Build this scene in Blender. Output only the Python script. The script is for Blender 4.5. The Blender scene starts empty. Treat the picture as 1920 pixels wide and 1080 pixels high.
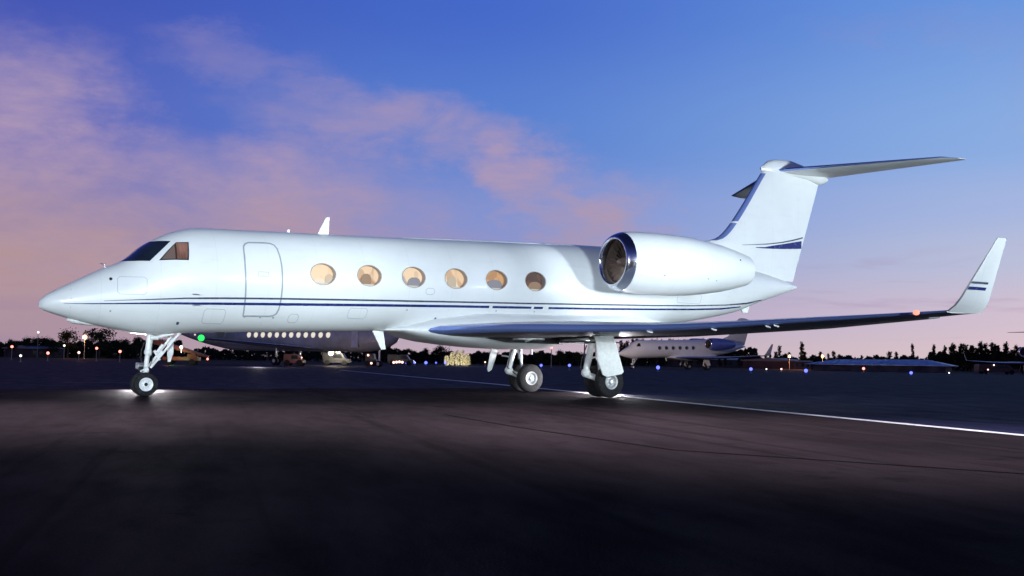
import bpy, bmesh, math, random
from mathutils import Vector, Matrix
random.seed(7)
R = math.radians
S = bpy.context.scene
COL = S.collection

# ------------------------------------------------------------------ camera
CAM = Vector((-2.753, -26.024, 0.965)); YAW, PITCH, ROLL, FPX = R(29.9237), R(3.8638), R(0.8806), 2004.22
FW = Vector((math.sin(YAW)*math.cos(PITCH), math.cos(YAW)*math.cos(PITCH), math.sin(PITCH)))
RT0 = Vector((math.cos(YAW), -math.sin(YAW), 0)); UP0 = RT0.cross(FW)
RT = math.cos(ROLL)*RT0 + math.sin(ROLL)*UP0; UP = -math.sin(ROLL)*RT0 + math.cos(ROLL)*UP0
cd = bpy.data.cameras.new("camera"); cam = bpy.data.objects.new("camera", cd); COL.objects.link(cam)
cam.matrix_world = Matrix(((RT.x, UP.x, -FW.x, CAM.x), (RT.y, UP.y, -FW.y, CAM.y), (RT.z, UP.z, -FW.z, CAM.z), (0, 0, 0, 1)))
cd.sensor_width = 36; cd.lens = FPX/1920*36; cd.clip_start = 0.1; cd.clip_end = 9000
S.camera = cam

def at(px, depth, z=0.0):
    "point at height z in the direction of photo column px, depth metres away along the view"
    d = FW + RT*((px-960)/FPX) - UP*((660-540)/FPX)
    p = CAM + d*depth
    return Vector((p.x, p.y, z))

# ------------------------------------------------------------------ node helpers
class G:
    def __init__(s, nt): s.nt = nt
    def n(s, typ, **kw):
        nd = s.nt.nodes.new(typ)
        for k, v in kw.items(): setattr(nd, k, v)
        return nd
    def _in(s, sock, v):
        if hasattr(v, 'is_linked') or hasattr(v, 'links'): s.nt.links.new(v, sock)
        else: sock.default_value = v
    def m(s, op, a, b=0.0, c=0.0, clamp=False):
        nd = s.n('ShaderNodeMath', operation=op, use_clamp=clamp)
        for i, v in enumerate((a, b, c)): s._in(nd.inputs[i], v)
        return nd.outputs[0]
    def mix(s, f, a, b):
        nd = s.n('ShaderNodeMix', data_type='RGBA')
        s._in(nd.inputs[0], f)
        s._in(nd.inputs[6], a if hasattr(a, 'links') else (*a, 1)); s._in(nd.inputs[7], b if hasattr(b, 'links') else (*b, 1))
        return nd.outputs[2]
    def ramp(s, f, stops, interp='EASE'):
        nd = s.n('ShaderNodeValToRGB'); cr = nd.color_ramp; cr.interpolation = interp
        while len(cr.elements) < len(stops): cr.elements.new(0.5)
        for e, (p, c) in zip(cr.elements, stops):
            e.position = p; e.color = (*c, 1) if len(c) == 3 else c
        s._in(nd.inputs[0], f); return nd.outputs[0]
    def noise(s, vec, scale, detail=4, rough=.55, dist=0.0):
        nd = s.n('ShaderNodeTexNoise'); s._in(nd.inputs['Vector'], vec)
        nd.inputs['Scale'].default_value = scale; nd.inputs['Detail'].default_value = detail
        nd.inputs['Roughness'].default_value = rough; nd.inputs['Distortion'].default_value = dist
        return nd.outputs['Fac']
    def mapr(s, v, a, b, c=0.0, d=1.0, smooth=True):
        nd = s.n('ShaderNodeMapRange'); nd.interpolation_type = 'SMOOTHSTEP' if smooth else 'LINEAR'
        s._in(nd.inputs[0], v)
        for i, x in enumerate((a, b, c, d)): nd.inputs[i+1].default_value = x
        return nd.outputs[0]
    def comb(s, x, y, z):
        nd = s.n('ShaderNodeCombineXYZ')
        for i, v in enumerate((x, y, z)): s._in(nd.inputs[i], v)
        return nd.outputs[0]
    def sep(s, v):
        nd = s.n('ShaderNodeSeparateXYZ'); s._in(nd.inputs[0], v); return nd.outputs

def lin(*c): return tuple((v/255/12.92 if v/255 <= .04045 else ((v/255+.055)/1.055)**2.4) for v in c)

# ------------------------------------------------------------------ dusk sky
W = bpy.data.worlds.new("World"); S.world = W; W.use_nodes = True
g = G(W.node_tree); W.node_tree.nodes.clear()
tc = g.n('ShaderNodeTexCoord').outputs['Generated']
X, Y, Z = g.sep(tc)
AZ = g.m('MULTIPLY', g.m('ARCTAN2', X, Y), 180/math.pi)              # compass angle in degrees from +Y towards +X
EL = g.m('MULTIPLY', g.m('ARCSINE', Z), 180/math.pi)
def el(*stops):                                                     # elevation (deg) -> colour
    return g.ramp(g.m('DIVIDE', EL, 60.0, clamp=True), [(e/60, lin(*c)) for e, c in stops])
skyL = el((0, (172,146,160)), (3, (168,142,160)), (7, (132,122,178)), (12, (84,98,188)), (19, (62,82,180)), (32, (30,42,118)), (60, (10,15,50)))
skyM = el((0, (196,176,190)), (3, (172,160,198)), (7, (124,146,212)), (12, (86,128,210)), (19, (66,104,202)), (32, (34,50,126)), (60, (10,15,50)))
skyR = el((0, (206,194,202)), (2.5, (194,188,210)), (5.5, (174,188,220)), (8, (156,180,226)), (11, (132,172,228)), (19, (100,149,224)), (32, (44,66,150)), (60, (12,18,56)))
base = g.mix(g.mapr(AZ, 2, 30), skyL, skyM)
base = g.mix(g.mapr(AZ, 26, 58), base, skyR)
# away from the afterglow the sky is an even, darker dusk blue
away = g.mapr(g.m('ABSOLUTE', g.m('SUBTRACT', AZ, 35.0)), 60, 150)
dusk = el((0, (84,82,130)), (8, (58,70,150)), (30, (26,36,100)), (60, (10,15,50)))
base = g.mix(away, base, dusk)
# clouds: soft blobs in (azimuth, elevation) broken up by warped noise
cv = g.comb(g.m('MULTIPLY', AZ, 0.055), g.m('MULTIPLY', EL, 0.12), 0.0)
n1 = g.noise(cv, 1.7, 9, .60, .5); n2 = g.noise(g.comb(g.m('MULTIPLY', AZ, .05), g.m('MULTIPLY', EL, .35), 3.7), 2.2, 5, .55, .3)
wv = g.comb(g.m('MULTIPLY', AZ, .11), g.m('MULTIPLY', EL, .20), 1.3)
w1 = g.noise(wv, 1.0, 7, .62); w2 = g.noise(g.comb(g.m('MULTIPLY', AZ, .11), g.m('MULTIPLY', EL, .22), 8.1), 1.0, 7, .62)
AZW = g.m('ADD', AZ, g.m('MULTIPLY', g.m('SUBTRACT', w1, .5), 17.0)); ELW = g.m('ADD', EL, g.m('MULTIPLY', g.m('SUBTRACT', w2, .5), 9.0))
def blob(a, e, ra, re, tilt=0.0, k=1.0):
    da = g.m('DIVIDE', g.m('SUBTRACT', AZW, a), ra)
    de = g.m('DIVIDE', g.m('SUBTRACT', g.m('SUBTRACT', ELW, e), g.m('MULTIPLY', g.m('SUBTRACT', AZW, a), tilt)), re)
    d = g.m('SQRT', g.m('ADD', g.m('MULTIPLY', da, da), g.m('MULTIPLY', de, de)))
    return g.m('MULTIPLY', g.mapr(d, 0.15, 1.15, 1, 0), k)
mask = None
for b in [(0, 9.5, 12, 9.0, -.30, 1.0), (5.2, 11.0, 6.2, 5.0, -.35, 1.0), (12, 5.8, 20, 5.4, 0, 1.0), (17.0, 7.8, 8.5, 4.6, .10, 1.0), (24, 12.0, 10, 2.6, -.10, .75), (19, 13.5, 4, 1.2, .1, .4),
          (30, 10.5, 7, 2.0, -.3, .55), (31.5, 8.4, 4.8, 4.4, -.75, 1.0), (33.5, 6.0, 4.4, 2.6, -.3, .8), (37, 5.5, 3.5, 2.2, -.6, .5), (14.5, 15, 6, 1.8, -.1, .4), 
          (60, 14, 8, 4, 0, .25), (52, 16.5, 5, 1.6, -.2, .18), (75, 6, 14, 4, 0, .4), (-20, 10, 14, 6, 0, .7), (-50, 14, 20, 6, 0, .5), (110, 12, 25, 6, 0, .4)]:
    v = blob(*b); mask = v if mask is None else g.m('MAXIMUM', mask, v)
mask = g.m('MULTIPLY', mask, g.mapr(n1, .20, .50)); mask = g.m('MULTIPLY', mask, g.mapr(g.noise(g.comb(g.m('MULTIPLY', AZ, .16), g.m('MULTIPLY', EL, .55), 5.0), 1.6, 8, .62), .25, .68, .62, 1.0)); mask = g.m('MULTIPLY', mask, .93)
cl_col = g.ramp(g.m('DIVIDE', EL, 24.0, clamp=True), [(0, lin(184,156,166)), (.25, lin(178,150,168)), (.45, lin(178,154,184)), (.8, lin(148,138,188)), (1, lin(116,118,190))])
base = g.mix(mask, base, cl_col)
# warm layer low on the left and thin grey-mauve streaks low on the right
warm = g.m('MULTIPLY', g.mapr(AZ, 0, 20, 1, 0), g.m('MULTIPLY', g.mapr(EL, 1.0, 4.5), g.mapr(EL, 5, 8.5, 1, 0)))
warm = g.m('MULTIPLY', warm, g.mapr(n2, .3, .7, .25, .9))
base = g.mix(warm, base, lin(186,152,146))
stk = g.m('MULTIPLY', g.mapr(n2, .52, .68), g.m('MULTIPLY', g.mapr(AZ, 40, 50), g.m('MULTIPLY', g.mapr(EL, .6, 2), g.mapr(EL, 4.2, 6.5, 1, 0))))
base = g.mix(g.m('MULTIPLY', stk, .55), base, lin(160,144,186))
stk2 = g.m('MULTIPLY', g.mapr(n2, .45, .65), g.m('MULTIPLY', g.mapr(AZ, 12, 4), g.mapr(EL, 6, 3)))
base = g.mix(g.m('MULTIPLY', stk2, .3), base, lin(150,128,172))
sky = g.n('ShaderNodeTexSky', sky_type='NISHITA', sun_disc=False, sun_elevation=R(0.5), sun_rotation=R(60))
bg1 = g.n('ShaderNodeBackground'); g._in(bg1.inputs[0], base); bg1.inputs[1].default_value = 0.97
bg2 = g.n('ShaderNodeBackground'); g._in(bg2.inputs[0], sky.outputs[0]); bg2.inputs[1].default_value = 0.008
add = g.n('ShaderNodeAddShader'); g.nt.links.new(bg1.outputs[0], add.inputs[0]); g.nt.links.new(bg2.outputs[0], add.inputs[1])
wo = g.n('ShaderNodeOutputWorld'); g.nt.links.new(add.outputs[0], wo.inputs[0])

# ------------------------------------------------------------------ lights: camera-side floods, added spots over the apron, small lamps behind the wheels
def aim(o, tgt):
    o.rotation_euler = (Vector(tgt)-o.location).to_track_quat('-Z', 'Y').to_euler()
def spot(name, loc, tgt, watts, half, blend=.6, col=(1,1,1), rad=.6):
    l = bpy.data.lights.new(name, 'SPOT'); l.energy = watts; l.spot_size = R(half*2); l.spot_blend = blend; l.color = col; l.shadow_soft_size = rad
    o = bpy.data.objects.new(name, l); COL.objects.link(o); o.location = loc; aim(o, tgt); return o
def point(name, loc, watts, col, rad=.1):
    l = bpy.data.lights.new(name, 'POINT'); l.energy = watts; l.color = col; l.shadow_soft_size = rad
    o = bpy.data.objects.new(name, l); COL.objects.link(o); o.location = loc; return o
def area(name, loc, tgt, watts, sx, sy, col=(1,1,1)):
    l = bpy.data.lights.new(name, 'AREA'); l.shape = 'RECTANGLE'; l.size = sx; l.size_y = sy; l.energy = watts; l.color = col
    o = bpy.data.objects.new(name, l); COL.objects.link(o); o.location = loc; aim(o, tgt); return o
KC = (.79, .93, 1.0)
spot("flood_nose", (-9, -46, 5.2), (2.2, 0, 4.3), 63000, 9.5, .5, KC, 2.0)
spot("flood_middle", (15, -47, 5.2), (10.8, 0, 4.3), 50000, 10, .5, KC, 2.4)
spot("flood_tail", (28, -32, .9), (19.3, 0, 5.6), 52000, 15.5, .7, KC, 1.4)
spot("fill_left", (-26, -38, 4.0), (9.0, 0, 4.2), 46000, 10.5, .7, KC, 2.2)  # added fill, softens the nacelle's shadow on the fuselage
AC = (1.0, .92, .98)
spot("added_ground_spot_left", (-2, -9, 20), (-2, -8.0, 0), 28000, 20, .9, AC, 1.0)  # three unseen overhead spots, added only to brighten the near ground
spot("added_ground_spot_middle", (7.0, -12, 20), (6.0, -10.5, 0), 26000, 20, .9, AC, 1.0)
spot("added_ground_spot_right", (9.5, -18, 20), (8.0, -16.0, 0), 30000, 20, .9, AC, 1.0)
area("lamp_behind_nose_wheel", (3.25, 4.6, .28), (-.5, -12, .28), 260, 1.0, .15, (1, .93, 1.0))
area("lamp_behind_main_wheels", (16.2, .9, .28), (2.0, -2.5, .28), 320, 1.0, .15, (1, .95, 1.0))

S.view_settings.view_transform = 'Standard'; S.view_settings.look = 'None'
S.view_settings.exposure = 0; S.view_settings.gamma = 1; S.view_settings.use_curve_mapping = False
S.cycles.max_bounces = 6; S.cycles.use_denoising = True
S.cycles.sample_clamp_indirect = 4

# ------------------------------------------------------------------ materials
def mat(name, col, rough=.5, metal=0.0, spec=.5, coat=0.0, var=0.0, vscale=3.0, emit=None, es=0.0, bump=0.0, bscale=20.0):
    m = bpy.data.materials.new(name); m.use_nodes = True; nt = m.node_tree; b = nt.nodes['Principled BSDF']; q = G(nt)
    b.inputs['Roughness'].default_value = rough; b.inputs['Metallic'].default_value = metal
    b.inputs['Specular IOR Level'].default_value = spec; b.inputs['Coat Weight'].default_value = coat
    b.inputs['Base Color'].default_value = (*col, 1)
    if var:
        t = q.n('ShaderNodeTexCoord').outputs['Object']; n = q.noise(t, vscale, 6, .6)
        c = q.mix(q.mapr(n, .3, .7), tuple(v*(1-var) for v in col), tuple(min(1, v*(1+var)) for v in col)); nt.links.new(c, b.inputs['Base Color'])
        nt.links.new(q.mapr(q.noise(t, vscale*2.3, 4), .3, .7, max(0.02, rough*.8), min(1, rough*1.2)), b.inputs['Roughness'])
    if bump:
        t = q.n('ShaderNodeTexCoord').outputs['Object']; bn = q.n('ShaderNodeBump'); bn.inputs['Strength'].default_value = bump
        nt.links.new(q.noise(t, bscale, 5), bn.inputs['Height']); nt.links.new(bn.outputs[0], b.inputs['Normal'])
    if emit: b.inputs['Emission Color'].default_value = (*emit, 1); b.inputs['Emission Strength'].default_value = es
    return m
def paint_mat(name, col, warm=False):
    "aircraft paint: faint frame and stringer lines, slight waviness of the skin, light grime low down"
    m = bpy.data.materials.new(name); m.use_nodes = True; nt = m.node_tree; b = nt.nodes['Principled BSDF']; q = G(nt)
    t = q.n('ShaderNodeTexCoord').outputs['Object']; x, y, z = q.sep(t)
    n = q.noise(t, 1.1, 6, .6); n2 = q.noise(q.comb(q.m('MULTIPLY', x, .6), q.m('MULTIPLY', y, 3), q.m('MULTIPLY', z, 3)), 2.0, 5, .6)
    c = q.mix(q.mapr(n, .3, .7), tuple(v*.95 for v in col), col)
    c = q.mix(q.m('MULTIPLY', q.mapr(n2, .52, .75), .10), c, (.42, .42, .44))
    fr = q.m('PINGPONG', x, .61)                                          # skin joints every 1.22 m
    seam = q.m('LESS_THAN', fr, .006)
    c = q.mix(q.m('MULTIPLY', seam, .13), c, (.30, .32, .36))
    nt.links.new(c, b.inputs['Base Color'])
    b.inputs['Roughness'].default_value = .36; b.inputs['Coat Weight'].default_value = .25; b.inputs['Coat Roughness'].default_value = .14
    bn = q.n('ShaderNodeBump'); bn.inputs['Strength'].default_value = .05; bn.inputs['Distance'].default_value = .08
    nt.links.new(q.noise(t, 1.7, 2), bn.inputs['Height']); nt.links.new(bn.outputs[0], b.inputs['Normal'])
    return m
M = {}
M['white'] = paint_mat('white_paint', (.80, .81, .81))
M['white2'] = mat('white_gear_paint', (.78, .78, .76), .4, var=.08, vscale=8)
M['navy'] = mat('navy_paint', (.020, .030, .16), .25, coat=.3, var=.1)
M['grey_line'] = mat('dark_grey_paint', (.06, .07, .12), .3, coat=.3, var=.1)
M['seal'] = mat('door_seal', (.34, .36, .40), .6, var=.1)
M['metal'] = mat('polished_aluminium', (.80, .82, .86), .16, metal=1)
M['edge'] = mat('sky_tinted_edge_metal', (.27, .37, .80), .22, metal=.5)  # blue of the reflected sky is put into the metal's base colour
M['steel'] = mat('brushed_steel', (.55, .56, .58), .35, metal=1, var=.15, vscale=9)
M['tyre'] = mat('tyre_rubber', (.006, .006, .007), .85, var=.3, vscale=12, bump=.3, bscale=30)
M['rim'] = mat('wheel_rim', (.36, .36, .36), .4, metal=.3, var=.15, vscale=12)
M['rimwhite'] = mat('white_wheel_rim', (.78, .78, .78), .4, var=.08, vscale=12)
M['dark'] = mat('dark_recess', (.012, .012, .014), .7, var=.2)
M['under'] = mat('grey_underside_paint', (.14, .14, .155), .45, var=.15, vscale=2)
M['wing_under'] = mat('shaded_underside_paint', (.10, .10, .12), .4, var=.2, vscale=1.5)  # grey underside paint, darkened to carry the shade below the wing
M['fan'] = mat('fan_titanium', (.24, .165, .13), .5, metal=.2, var=.25, vscale=6)
M['duct'] = mat('intake_duct', (.15, .11, .09), .5, var=.2)
M['glassdark'] = mat('windshield_glass', (.012, .018, .032), .06, spec=.8, coat=1, var=.3, vscale=1.5)
M['frame'] = mat('window_frame_grey', (.36, .30, .27), .4, var=.1, vscale=10)
M['black'] = mat('black_paint', (.01, .01, .012), .4, var=.1)

def pane_mat(name, top, low, es, shade, seed):
    "cabin seen through the window: lamp-lit wall, darker seat shape, pale sill"
    m = bpy.data.materials.new(name); m.use_nodes = True; nt = m.node_tree; b = nt.nodes['Principled BSDF']; q = G(nt)
    t = q.n('ShaderNodeTexCoord').outputs['Object']; x, y, z = q.sep(t)
    n = q.noise(q.comb(x, seed, z), 2.6, 1, .4); n3 = q.noise(q.comb(q.m('MULTIPLY', x, 1.6), seed+5, z), 3.2, 1, .4)
    zz = q.m('ADD', z, q.m('MULTIPLY', q.m('SUBTRACT', n, .5), .7))
    c = q.mix(q.mapr(zz, -.15, -.09), low, top)
    c = q.mix(q.m('MULTIPLY', q.mapr(n3, .47, .60), shade), c, (.30, .15, .08))
    b.inputs['Base Color'].default_value = (.03, .025, .02, 1); nt.links.new(c, b.inputs['Emission Color']); b.inputs['Emission Strength'].default_value = es
    b.inputs['Roughness'].default_value = .15
    return m
PANES = [pane_mat('lit_cabin_cream', (.98, .74, .48), (.95, .80, .62), .95, .10, 1),
         pane_mat('lit_cabin_amber', (.95, .70, .46), (.70, .44, .26), .92, .40, 2),
         pane_mat('lit_cabin_seatback', (.97, .74, .50), (.50, .42, .42), .92, .22, 3),
         pane_mat('lit_cabin_table', (.92, .66, .42), (.90, .82, .70), .90, .35, 4),
         pane_mat('lit_cabin_shade', (.78, .44, .20), (.24, .23, .30), .80, .45, 5),
         pane_mat('dim_cabin', (.10, .055, .05), (.46, .32, .28), .75, .5, 6)]
def curtain_mat():
    m = bpy.data.materials.new('cockpit_side_glass'); m.use_nodes = True; nt = m.node_tree; b = nt.nodes['Principled BSDF']; q = G(nt)
    t = q.n('ShaderNodeTexCoord').outputs['Object']; x, y, z = q.sep(t)
    fold = q.noise(q.comb(q.m('MULTIPLY', x, 9.0), 0.0, q.m('MULTIPLY', z, 1.2)), 1.0, 3, .6)
    c = q.mix(q.mapr(fold, .35, .65), (.16, .075, .055), (.36, .19, .155))
    c = q.mix(q.mapr(x, 2.72, 2.76, 1, 0), c, (.17, .13, .12))
    bar = q.m('MULTIPLY', q.mapr(x, 2.74, 2.76), q.mapr(x, 2.78, 2.80, 1, 0)); c = q.mix(bar, c, (.03, .015, .015))
    b.inputs['Base Color'].default_value = (.02, .018, .018, 1); nt.links.new(c, b.inputs['Emission Color']); b.inputs['Emission Strength'].default_value = .8
    b.inputs['Roughness'].default_value = .12
    return m
M['cockpit'] = curtain_mat()
for n_, c_, e_ in (('seat_cream', (.62, .48, .34), .42), ('seat_tan', (.36, .22, .13), .35), ('seat_grey', (.30, .28, .31), .35), ('sill', (.75, .68, .58), .30)): M[n_] = mat('lit_'+n_, tuple(v*.5 for v in c_), .6, emit=c_, es=e_)

# ------------------------------------------------------------------ mesh helpers
def link(name, me, m=None, parent=None, smooth=True, sharp=None):
    if m is not None: me.materials.append(m)
    if smooth:
        me.polygons.foreach_set('use_smooth', [True]*len(me.polygons))
        me.set_sharp_from_angle(angle=R(sharp or 35))
    o = bpy.data.objects.new(name, me); COL.objects.link(o)
    if parent is not None: o.parent = parent
    return o
def mesh(name, vs, fs):
    me = bpy.data.meshes.new(name); me.from_pydata([tuple(v) for v in vs], [], fs); me.update()
    bm = bmesh.new(); bm.from_mesh(me); bmesh.ops.remove_doubles(bm, verts=bm.verts, dist=1e-5)
    bmesh.ops.recalc_face_normals(bm, faces=bm.faces); bm.to_mesh(me); bm.free(); return me
def loft(rings, closed=True, cap=(True, True)):
    vs, fs = [], []; n = len(rings[0])
    for r in rings: vs += [tuple(v) for v in r]
    for i in range(len(rings)-1):
        for j in range(n if closed else n-1):
            a = i*n+j; b = i*n+(j+1) % n; fs.append((a, b, b+n, a+n))
    if cap[0]: fs.append(tuple(range(n))[::-1])
    if cap[1]: fs.append(tuple(range((len(rings)-1)*n, len(rings)*n)))
    return vs, fs
class MB:
    def __init__(s): s.v = []; s.f = []
    def add(s, vs, fs): o = len(s.v); s.v += [tuple(v) for v in vs]; s.f += [tuple(i+o for i in f) for f in fs]; return s
    def box(s, c, d, rot=None):
        vs = [Vector((x*d[0]/2, y*d[1]/2, z*d[2]/2)) for x in (-1, 1) for y in (-1, 1) for z in (-1, 1)]
        if rot is not None: vs = [rot @ v for v in vs]
        return s.add([v+Vector(c) for v in vs], [(0,1,3,2), (4,6,7,5), (0,4,5,1), (2,3,7,6), (0,2,6,4), (1,5,7,3)])
    def tube(s, a, b, r1, r2=None, n=14):
        a, b = Vector(a), Vector(b); r2 = r1 if r2 is None else r2; q = (b-a).to_track_quat('Z', 'Y')
        rg = [[p + q @ Vector((r*math.cos(2*math.pi*k/n), r*math.sin(2*math.pi*k/n), 0)) for k in range(n)] for p, r in ((a, r1), (b, r2))]
        return s.add(*loft(rg))
    def path(s, pts, r, n=10):
        for a, b in zip(pts, pts[1:]): s.tube(a, b, r, n=n)
        return s
    def ball(s, c, r, n=12, k=8, sz=1.0):
        c = Vector(c); rg = [[c+Vector((r*math.sin(math.pi*i/k)*math.cos(2*math.pi*j/n), r*math.sin(math.pi*i/k)*math.sin(2*math.pi*j/n), -sz*r*math.cos(math.pi*i/k))) for j in range(n)] for i in range(k+1)]
        return s.add(*loft(rg, cap=(False, False)))
    def revolve(s, axis_o, axis_d, prof, n=32, cap=(False, False)):
        o, d = Vector(axis_o), Vector(axis_d).normalized(); q = d.to_track_quat('Z', 'Y')
        rg = [[o + d*t + q @ Vector((r*math.cos(2*math.pi*k/n), r*math.sin(2*math.pi*k/n), 0)) for k in range(n)] for t, r in prof]
        return s.add(*loft(rg, cap=cap))
    def build(s, name, m, parent=None, smooth=True, sharp=None): return link(name, mesh(name, s.v, s.f), m, parent, smooth, sharp)
def empty(name, loc=(0,0,0), rz=0.0):
    o = bpy.data.objects.new(name, None); COL.objects.link(o); o.location = loc; o.rotation_euler = (0, 0, rz); o.empty_display_size = .5; return o
def tag(o, label=None, cat=None, group=None, kind=None):
    for k, v in (('label', label), ('category', cat), ('group', group), ('kind', kind)):
        if v: o[k] = v
    return o
def kids(o): return [c for c in bpy.data.objects if c.parent == o]
def copy_tree(o, parent=None, ch=None):
    if ch is None:
        ch = {}
        for c in bpy.data.objects:
            if c.parent: ch.setdefault(c.parent.name, []).append(c)
    c = o.copy(); COL.objects.link(c); c.parent = parent
    for k in ch.get(o.name, []): copy_tree(k, c, ch)
    return c
def pch(x, Xs, Ys):
    x = min(max(x, Xs[0]), Xs[-1]); n = len(Xs)
    h = [Xs[i+1]-Xs[i] for i in range(n-1)]; d = [(Ys[i+1]-Ys[i])/h[i] for i in range(n-1)]; m = [0.0]*n
    for i in range(1, n-1):
        if d[i-1]*d[i] > 0:
            w1 = 2*h[i]+h[i-1]; w2 = h[i]+2*h[i-1]; m[i] = (w1+w2)/(w1/d[i-1]+w2/d[i])
    m[0] = d[0]; m[-1] = d[-1]; i = 0
    while i < n-2 and x > Xs[i+1]: i += 1
    t = (x-Xs[i])/h[i]
    return (2*t**3-3*t*t+1)*Ys[i]+(t**3-2*t*t+t)*h[i]*m[i]+(3*t*t-2*t**3)*Ys[i+1]+(t**3-t*t)*h[i]*m[i+1]

# ------------------------------------------------------------------ ground
def ground_mat(name, c1, c2, rough, spec, streak=True, aggr=.0):
    m = bpy.data.materials.new(name); m.use_nodes = True; nt = m.node_tree; b = nt.nodes['Principled BSDF']; q = G(nt)
    t = q.n('ShaderNodeTexCoord').outputs['Object']; x, y, z = q.sep(t)
    u = q.m('ADD', q.m('MULTIPLY', x, .24), q.m('MULTIPLY', y, .97)); v = q.m('SUBTRACT', q.m('MULTIPLY', x, .97), q.m('MULTIPLY', y, .24))
    big = q.noise(q.comb(q.m('MULTIPLY', u, .10), q.m('MULTIPLY', v, .35), 0), 1.0, 6, .62, .4)
    mid = q.noise(q.comb(q.m('MULTIPLY', u, .6), q.m('MULTIPLY', v, 1.8), 2), 1.0, 6, .65)
    fine = q.noise(t, 60, 3, .7)
    c = q.mix(q.mapr(big, .32, .68), c1, c2)
    c = q.mix(q.m('MULTIPLY', q.mapr(mid, .45, .75), .35), c, tuple(k*.45 for k in c1))
    c = q.mix(q.m('MULTIPLY', q.mapr(fine, .45, .8), .45), c, tuple(min(1, k*2.6) for k in c2))
    st = q.noise(t, .55, 5, .7); c = q.mix(q.m('MULTIPLY', q.mapr(st, .60, .68), .55), c, tuple(k*.35 for k in c1))          # oil stains
    tr = q.noise(q.comb(q.m('MULTIPLY', u, .05), q.m('MULTIPLY', v, 3.2), 9), 1.0, 3, .5); c = q.mix(q.m('MULTIPLY', q.mapr(tr, .58, .66), .40), c, tuple(k*.4 for k in c1))   # tyre marks
    nt.links.new(c, b.inputs['Base Color'])
    nt.links.new(q.mapr(mid, .3, .75, rough-.10, rough+.12), b.inputs['Roughness']); b.inputs['Specular IOR Level'].default_value = spec
    bn = q.n('ShaderNodeBump'); bn.inputs['Strength'].default_value = .35; bn.inputs['Distance'].default_value = .02
    nt.links.new(q.m('ADD', fine, q.m('MULTIPLY', mid, 1.5)), bn.inputs['Height']); nt.links.new(bn.outputs[0], b.inputs['Normal'])
    return m
M['far_asphalt'] = ground_mat('unlit_asphalt', (.009, .010, .030), (.016, .016, .044), .72, .04)  # unlit ground and its blue sky light put into the colour
M['near_asphalt'] = ground_mat('lamplit_asphalt', (.012, .0088, .0102), (.025, .0185, .0215), .74, .006)  # lighter tone paints the ground reached by the lamps
M['grass'] = ground_mat('dark_grass', (.030, .034, .018), (.05, .05, .03), .9, .05)
M['line'] = mat('white_road_paint', (.85, .85, .85), .6, var=.25, vscale=1.2)
M['old_line'] = mat('worn_road_paint', (.14, .14, .16), .6, var=.4, vscale=1.2)
M['sealant'] = mat('joint_sealant', (.008, .007, .008), .9, spec=.0)
def sheet(name, pts, z, m):
    o = link(name, mesh(name, [(x, y, z) for x, y in pts], [tuple(range(len(pts)))]), m, smooth=False); tag(o, kind='structure'); return o
sheet('ground', [(-3500, -1500), (4500, -1500), (4500, 6000), (-3500, 6000)], -0.008, M['grass'])
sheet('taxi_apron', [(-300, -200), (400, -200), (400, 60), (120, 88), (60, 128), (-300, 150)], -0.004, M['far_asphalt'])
LN = [(5.0, -42), (11.35, -16.3), (12.25, -12.4), (13.15, -8.6), (15.1, -.9), (16.1, 3.2), (18.2, 12.0), (21.4, 27), (27, 52)]
sheet('apron', [(-90, -90), (-7, -90), (5.0, -42), (11.35, -16.3), (13.15, -8.6), (15.1, -.9), (15.9, 2.4), (15.6, 5.9), (8.8, 5.7), (3, 4.6), (-.3, 4.9), (-30, 7.5), (-90, 10)], 0.0, M['near_asphalt'])  # outline follows the edge of the painted lamplight
def ribbon(name, pts, w, z, m, parent=None):
    vs, fs = [], []
    for i, p in enumerate(pts):
        a = Vector(pts[max(0, i-1)]); b = Vector(pts[min(len(pts)-1, i+1)]); d = (b-a).normalized(); n = Vector((-d.y, d.x))*w/2
        vs += [(p[0]+n.x, p[1]+n.y, z), (p[0]-n.x, p[1]-n.y, z)]
    for i in range(len(pts)-1): fs.append((2*i, 2*i+1, 2*i+3, 2*i+2))
    return link(name, mesh(name, vs, fs), m, parent, smooth=False)
tag(ribbon('painted_line', LN, .26, .005, M['line']), 'long white painted line running under the main wheels to the right', 'road marking')
tag(ribbon('painted_line', [(2.2, 12.35), (4.2, 11.85)], .12, .005, M['old_line']), 'short faint painted dash left of the nose wheel', 'road marking')
tag(ribbon('pavement_joint', [(5.6, -9.2), (5.1, -12.5), (4.75, -16.6), (6.3, -20), (8, -26)], .05, .004, M['sealant']), kind='structure')

# ------------------------------------------------------------------ jet fuselage surface
FX = [0.0, 0.08, 0.25, 0.55, 0.9, 1.3, 1.75, 2.15, 2.5, 2.85, 3.25, 3.8, 4.5, 5.5, 7.0, 8.5, 10.0, 12.0, 13.5, 15.0, 16.5, 18.0, 19.3, 20.4, 21.4, 22.2, 22.8, 23.12]
FWD = [0.02, 0.14, 0.25, 0.38, 0.51, 0.64, 0.78, 0.9, 0.99, 1.06, 1.12, 1.17, 1.195, 1.195, 1.195, 1.195, 1.195, 1.195, 1.195, 1.19, 1.14, 1.0, 0.84, 0.66, 0.47, 0.3, 0.16, 0.05]
FT = [2.123, 2.22, 2.344, 2.517, 2.713, 2.929, 3.14, 3.492, 3.722, 3.888, 4.0, 4.039, 4.052, 4.078, 4.111, 4.149, 4.197, 4.256, 4.298, 4.337, 4.341, 4.276, 4.18, 4.066, 3.939, 3.787, 3.648, 3.578]
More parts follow.
